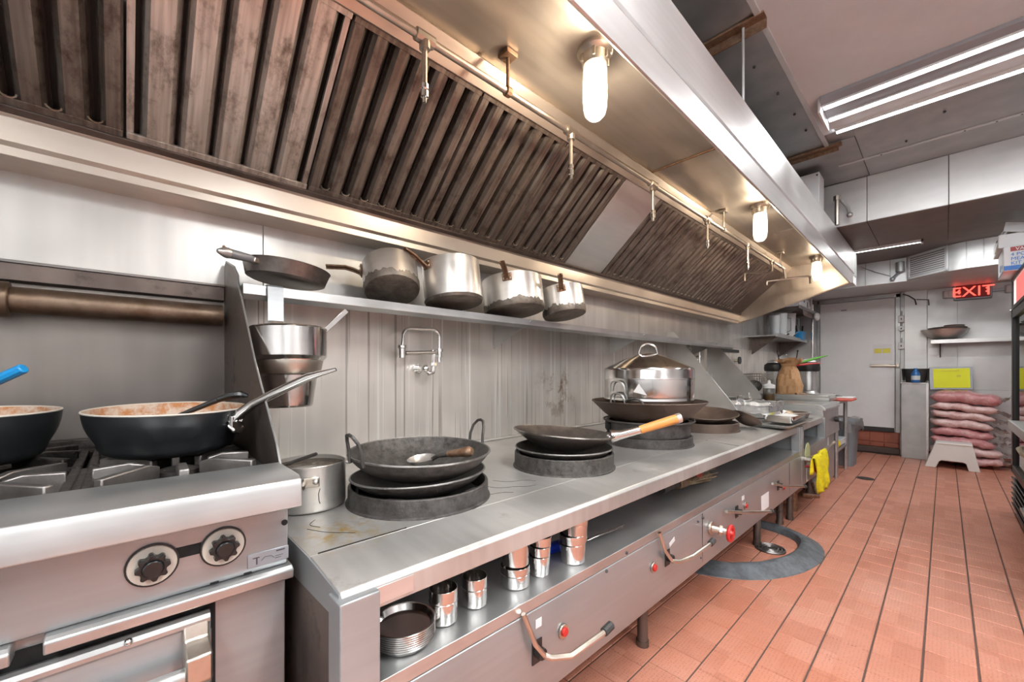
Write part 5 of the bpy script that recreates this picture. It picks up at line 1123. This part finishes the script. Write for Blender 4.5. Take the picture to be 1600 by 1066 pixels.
for s_, nm in ((-1, 'arrow'), (1, 'arrow')):
    obj(nm, MB().tube([(.262+s_*.118, 8.362, 2.375), (.262+s_*.142, 8.362, 2.347), (.262+s_*.118, 8.362, 2.318)], .010, 5), 'exit_red', ex)
for x in (.035, .60):
    lp = obj('emergency_lamp', MB().box(x-.055, x+.055, 8.37, 8.43, 2.28, 2.385), 'frost_plastic', ex, .012, 'grey emergency lamp head')
    obj('lens', MB().box(x-.042, x-.004, 8.364, 8.37, 2.295, 2.37).box(x+.004, x+.042, 8.364, 8.37, 2.295, 2.37), 'white', lp, .004)
obj('arm', MB().box(.43, .56, 8.39, 8.42, 2.315, 2.35).box(.07, .10, 8.39, 8.42, 2.315, 2.35), 'label_grey', ex, .004)
for k, (z, h_) in enumerate(((2.03, .10), (1.89, .08), (1.63, .09))):
    o = thing('wall_switch', ('grey switch box on the door frame, topmost of three', 'round grey switch on the door frame, middle of three', 'grey switch box on the door frame, lowest of three')[k], 'switch', (-.445, 8.40, z), 'switches by the cold-room door')
    if k == 1: obj('box', MB().tube([(-.445, 8.42, z), (-.445, 8.385, z)], .038, 20), 'white_paint', o, .003)
    else: obj('box', MB().box(-.48, -.412, 8.385, 8.42, z-h_/2, z+h_/2), 'white_paint', o, .005)
    obj('toggle', MB().box(-.450, -.438, 8.375, 8.386, z-.012, z+.012), 'print_dark', o, .002)
    obj('conduit', MB().tube([(-.446, 8.425, z+.03), (-.446, 8.425, z+.12)], .010, 8), 'galvanised', o)
wr2 = thing('wall_cable', 'thin dark cable sagging across the top of the pier', 'cable', (-.3, 8.39, 2.3)); obj('cable', MB().tube([(-.43, 8.385, 2.40), (-.36, 8.38, 2.36), (-.30, 8.38, 2.30), (-.285, 8.38, 2.22)], .008, 6).tube([(-.285, 8.385, 2.30), (-.16, 8.385, 2.28), (-.155, 8.385, 2.20)], .006, 6), 'black_rubber', wr2)
cbx = thing('yellow_notice', 'bright yellow notice in a grey frame standing on the rice sacks', 'notice', (.05, 8.25, 1.0))
obj('frame', MB().obox((.055, 8.27, 1.155), (.41, .02, .31), (-.06, -.03, 0)), 'label_grey', cbx, .004); obj('sheet', MB().obox((.062, 8.255, 1.158), (.345, .004, .265), (-.06, -.03, 0)), 'yellow_paper', cbx)
obj('print', MB().obox((.05, 8.2505, 1.262), (.17, .002, .010), (-.06, -.03, 0)).obox((.13, 8.2517, 1.19), (.04, .002, .018), (-.06, -.03, 0)), 'yellow_print', cbx)
# rice sacks
def sack(k, label, x0, x1, y, z0, z1, sag, tailz):
    o = thing('rice_sack', label, 'sack', ((x0+x1)/2, y, z0), 'stacked rice sacks')
    nu, nv = 44, 24; vs = []; cx, a, b, h_ = (x0+x1)/2, (x1-x0)/2, .20, (z1-z0)
    rr = random.Random(k*13+5); ph = [rr.uniform(0, 6.28) for _ in range(8)]
    for j in range(nv):
        t = 2*PI*j/nv
        for i in range(nu+1):
            u = -1+2*i/nu; e = max(0.03, (1-abs(u)**9))**.55; thin = 1-.22*abs(u)**3
            yy = b*(.45+.55*e)*math.copysign(abs(math.cos(t))**.7, math.cos(t)); zz = h_*.56*e*thin*math.copysign(abs(math.sin(t))**.75, math.sin(t))
            wr_ = .011*math.sin(u*4+ph[0])+.007*math.sin(u*9+ph[1]+t)+.004*math.sin(u*21+ph[2]+2*t)
            crease = .006*abs(math.sin(u*6+ph[3]+3*t))+.004*abs(math.sin(u*13+ph[4]-2*t))
            dz = sag*(u*.5+.28*u*u)+wr_*(.5+.5*abs(math.sin(t)))
            vs.append((cx+a*u+.010*math.sin(t*2+ph[5])*abs(u)**6, y+yy-crease*math.copysign(1, math.cos(t))*(abs(math.cos(t)) > .3), (z0+z1)/2+zz+dz+rr.uniform(-.0025, .0025)))
    k_ = nu+1
    obj('sack', MB().add(vs, [(j*k_+i, j*k_+i+1, ((j+1) % nv)*k_+i+1, ((j+1) % nv)*k_+i) for j in range(nv) for i in range(nu)]+[tuple(j*k_ for j in range(nv)), tuple(j*k_+nu for j in range(nv))[::-1]]), ('rice_sack', 'rice_pink', 'rice_pale')[(k*2+k//3) % 3] if k not in (5, 4) else ('rice_pale', 'rice_pale')[k-4], o, smooth=60)
    # crumpled clear bag end
    vs = []; n, m_ = 7, 6; zc = (z0+z1)/2+sag*.78
    for j in range(m_+1):
        for i in range(n+1):
            u, v_ = i/n, j/m_-.5
            vs.append((x1-.03+.15*u*(1+.2*math.sin(k+j)), y+v_*(.30-.06*u)+R.uniform(-.01, .01)-.06*u, zc+tailz*u+R.uniform(-.02, .02)*(u > .1)+.02*math.sin(j*2.+k)))
    obj('bag_tail', MB().add(vs, [(j*(n+1)+i, j*(n+1)+i+1, (j+1)*(n+1)+i+1, (j+1)*(n+1)+i) for j in range(m_) for i in range(n)]), 'film_clear', o, 0, 'crumpled clear plastic bag end', smooth=10)
zs = [.03, .145, .265, .385, .500, .620, .725, .830, .985]
names = ['undermost pink rice sack, on the floor behind the white stool', 'pink rice sack, second up from the floor', 'pink rice sack just above the top of the white stool', 'pink rice sack fourth up in the stack', 'bulging pale pink rice sack at mid stack', 'thin pink rice sack third from the top', 'dark pink rice sack second from the top', 'topmost pink rice sack, under the yellow notice']
for k in range(8):
    x0 = -.135+R.uniform(-.008, .008); x1 = (.52, .50, .44, .43, .42, .44, .47, .50)[k]
    sack(k, names[k], x0, x1, 8.12+R.uniform(-.012, .012), zs[k], zs[k+1]-.004, (0, -.01, -.025, -.035, -.045, -.05, -.045, -.035)[k], (.0, -.02, .02, -.03, -.05, -.04, -.06, .05)[k])
stl = thing('step_stool', 'white plastic step stool in front of the rice sacks', 'stool', (.04, 7.75, 0))
P0 = [(-.185, 0), (-.085, .318), (-.07, .33), (.225, .33), (.24, .318), (.305, 0), (.205, 0), (.185, .085), (.16, .10), (-.03, .10), (-.05, .085), (-.08, 0)]
obj('front', MB().prism(P0, 'y', 7.66, 7.69), 'stool_white', stl, .006); obj('back', MB().prism(P0, 'y', 7.86, 7.89), 'stool_white', stl, .006)
obj('step', MB().box(-.085, .24, 7.655, 7.895, .305, .335), 'stool_white', stl, .010)
obj('legs_side', MB().prism([(-.185, 0), (-.085, .318), (-.06, .318), (-.155, 0)], 'y', 7.665, 7.885), 'stool_white', stl, .004); obj('legs_side', MB().prism([(.305, 0), (.24, .318), (.215, .318), (.275, 0)], 'y', 7.665, 7.885), 'stool_white', stl, .004)

# air duct with its angled grille
ad = thing('air_duct', 'pale angled sheet-metal air duct with a supply grille along the end wall', 'air duct', (0, 7.6, 2.43))
pl = [(-1.5, 7.42), (-.34, 7.42), (.05, 7.04), (.16, 6.99), (.55, 6.97), (2.6, 6.97), (2.6, 8.43), (-1.5, 8.43)]
obj('casing', MB().prism(pl, 'z', 2.43, 2.74), 'galv_pale', ad, .003)
for (ax, ay) in ((-1.05, 7.42), (-.75, 7.42), (-.50, 7.42), (.17, 6.988), (.30, 6.982), (.44, 6.975)):
    obj('seam', MB().box(ax-.005, ax+.005, ay-.006, ay, 2.44, 2.735), 'galvanised', ad, .002)
gd_ = Vector((.39, -.38, 0)).normalized(); gn = Vector((-gd_.y, gd_.x, 0))*-1
c0 = Vector((-.145, 7.23, 2.59)); ga = math.atan2(gd_.y, gd_.x)
def gb(u, z, su, sz_, d0, dep): return (c0+gd_*u+Vector((0, 0, z))+gn*d0, (su, dep, sz_), (0, 0, ga))
if gn.y > 0: gn = -gn
g = MB()
for u, z, su, sz_ in ((0, .135, .50, .03), (0, -.135, .50, .03), (-.235, 0, .03, .30), (.235, 0, .03, .30)): g.obox(*gb(u, z, su, sz_, .014, .02))
gf = obj('grille_frame', g, 'white_paint', ad, .003, 'white grille frame')
obj('grille_dark', MB().obox(*gb(0, 0, .46, .26, .004, .004)), 'dark_void', ad)
for k in range(9):
    c_, s_, r_ = gb(0, -.105+.026*k, .44, .016, .012, .016); obj('grille_slat', MB().obox(c_, s_, (.5, 0, ga)), 'white_paint', gf)
jb2 = thing('junction_box', 'small round junction box with a loose wire on the air duct', 'junction box', (-.42, 7.4, 2.6)); obj('can', MB().tube([(-.40, 7.36, 2.55), (-.40, 7.36, 2.68)], .045, 16), 'galvanised', jb2, .004); obj('bracket', MB().box(-.42, -.38, 7.40, 7.42, 2.54, 2.70), 'galvanised', jb2)
obj('cable', MB().tube([(-.41, 7.36, 2.55), (-.46, 7.37, 2.50), (-.47, 7.38, 2.48)], .014, 8).ball((-.475, 7.38, 2.475), .028, 8).tube([(-.80, 7.41, 2.70), (-.65, 7.40, 2.60), (-.50, 7.39, 2.52)], .004, 5), 'label_grey', jb2)

# ------------------------------------------------------------------ glass-door fridge and what is on and before it
fg = thing('display_fridge', 'tall black glass-door fridge at the frame edge', 'fridge', (.8, 5.3, 0))
FX = .408
obj('cabinet', MB().box(FX+.06, 1.15, 4.66, 5.74, .04, 2.075), 'fridge_frame', fg, .005)
obj('header_frame', MB().box(FX+.002, FX+.06, 4.66, 5.75, 1.80, 1.83).box(FX+.002, FX+.06, 4.66, 5.75, 2.045, 2.078).box(FX+.002, FX+.06, 5.715, 5.75, 1.80, 2.078), 'fridge_frame', fg, .004)
obj('lit_header', MB().box(FX+.012, FX+.02, 4.68, 5.71, 1.832, 2.044), 'header_lit', fg, 0, 'lit pale header panel')
obj('header_band', MB().box(FX+.009, FX+.012, 4.70, 5.50, 1.84, 2.035), 'header_red', fg, 0, 'red band on the header')
dd = obj('door', MB().box(FX, FX+.055, 5.66, 5.74, .36, 1.785).box(FX, FX+.055, 4.66, 4.73, .36, 1.785).box(FX, FX+.055, 4.66, 5.74, 1.72, 1.785).box(FX, FX+.055, 4.66, 5.74, .36, .43), 'fridge_frame', fg, .005)
obj('door_glass', MB().box(FX+.02, FX+.028, 4.73, 5.66, .43, 1.72), 'door_glass', dd, 0, 'dark reflecting glass')
obj('hinge', MB().ball((FX-.003, 5.72, 1.79), .010, 6), 'chrome', dd)
for z in (.75, 1.05, 1.35): obj('inner_shelf', MB().box(FX+.07, 1.1, 4.7, 5.70, z, z+.012), 'wire', fg)
for k in range(6): obj('base_louvre', MB().obox((FX+.02, 5.20, .075+.046*k), (.05, 1.06, .010), (0, .6, 0)), 'fridge_frame', fg, .002)
obj('base_plate', MB().box(FX+.045, FX+.06, 4.67, 5.73, .03, .35), 'dark_void', fg)
cb1 = thing('printed_carton', 'white carton with red and blue print on top of the fridge', 'carton', (.5, 5.55, 2.08))
obj('carton', MB().box(.335, .90, 5.30, 5.78, 2.079, 2.285), 'white_card', cb1, .004)
obj('red_band', MB().box(.372, .88, 5.2975, 5.2995, 2.238, 2.274), 'red_print', cb1, 0, 'dark red band')
obj('blue_band', MB().box(.337, .43, 5.2975, 5.2995, 2.085, 2.122), 'blue_print', cb1, 0, 'blue band')
obj('side_print', MB().box(.3335, .3346, 5.34, 5.74, 2.085, 2.09).box(.3335, .3346, 5.50, 5.53, 2.11, 2.16).box(.3335, .3346, 5.60, 5.62, 2.12, 2.18).box(.3335, .3346, 5.40, 5.42, 2.12, 2.15), 'blue_print', cb1)
lettering('VA', .036, 'white', cb1, (.398, 5.2965, 2.243), (PI/2, 0, 0))
for k, t_ in enumerate(('4 PC', 'MEA', 'KIT')): lettering(t_, .038, 'blue_print', cb1, (.373, 5.2965, 2.200-.036*k), (PI/2, 0, 0))
cb2 = thing('torn_carton', 'torn white carton with open flaps above the printed carton', 'carton', (.6, 5.6, 2.286))
obj('carton', MB().box(.31, .92, 5.36, 5.86, 2.287, 2.40), 'white_card', cb2, .004)
obj('flap', MB().obox((.35, 5.62, 2.45), (.006, .46, .14), (.2, .5, 0)).obox((.48, 5.38, 2.43), (.28, .006, .10), (-.5, .25, .1)), 'white_card', cb2)
obj('torn_edge', MB().obox((.315, 5.47, 2.33), (.012, .16, .09), (.5, .2, 0)).obox((.41, 5.42, 2.42), (.16, .10, .006), (.3, -.35, .2)), 'cream_card', cb2)
pt2 = thing('prep_table', 'stainless table corner in front of the fridge at the frame edge', 'table', (.8, 4.2, 0))
obj('top', MB().prism([(.318, 3.2), (.318, 4.60), (.33, 4.62), (1.6, 4.62), (1.6, 3.2)], 'z', .885, .90), 'steel', pt2, .003)
obj('edge', MB().box(.312, .322, 3.2, 4.61, .845, .902).box(.32, 1.6, 4.605, 4.617, .845, .90), 'steel_fascia', pt2, .002)
for x, y in ((.405, 4.40), (1.5, 4.50), (.405, 3.3), (1.5, 3.3)): obj('leg', MB().tube([(x, y, 0), (x, y, .885)], .022, 12), 'steel', pt2)
obj('under_shelf', MB().box(.36, 1.55, 3.25, 4.55, .28, .30), 'steel', pt2, .003)
obj('drawer_front', MB().box(.385, .40, 3.5, 4.30, .32, .70), 'steel_front', pt2, .004)
hk = thing('grey_strap', 'pale curved handle sticking out beside the prep table', 'handle', (.38, 4.5, .7)); obj('loop', MB().tube([(.372, 4.25, .69), (.360, 4.40, .695), (.362, 4.60, .70), (.38, 4.64, .705), (.42, 4.63, .71)], .016, 10), 'cream_card', hk)
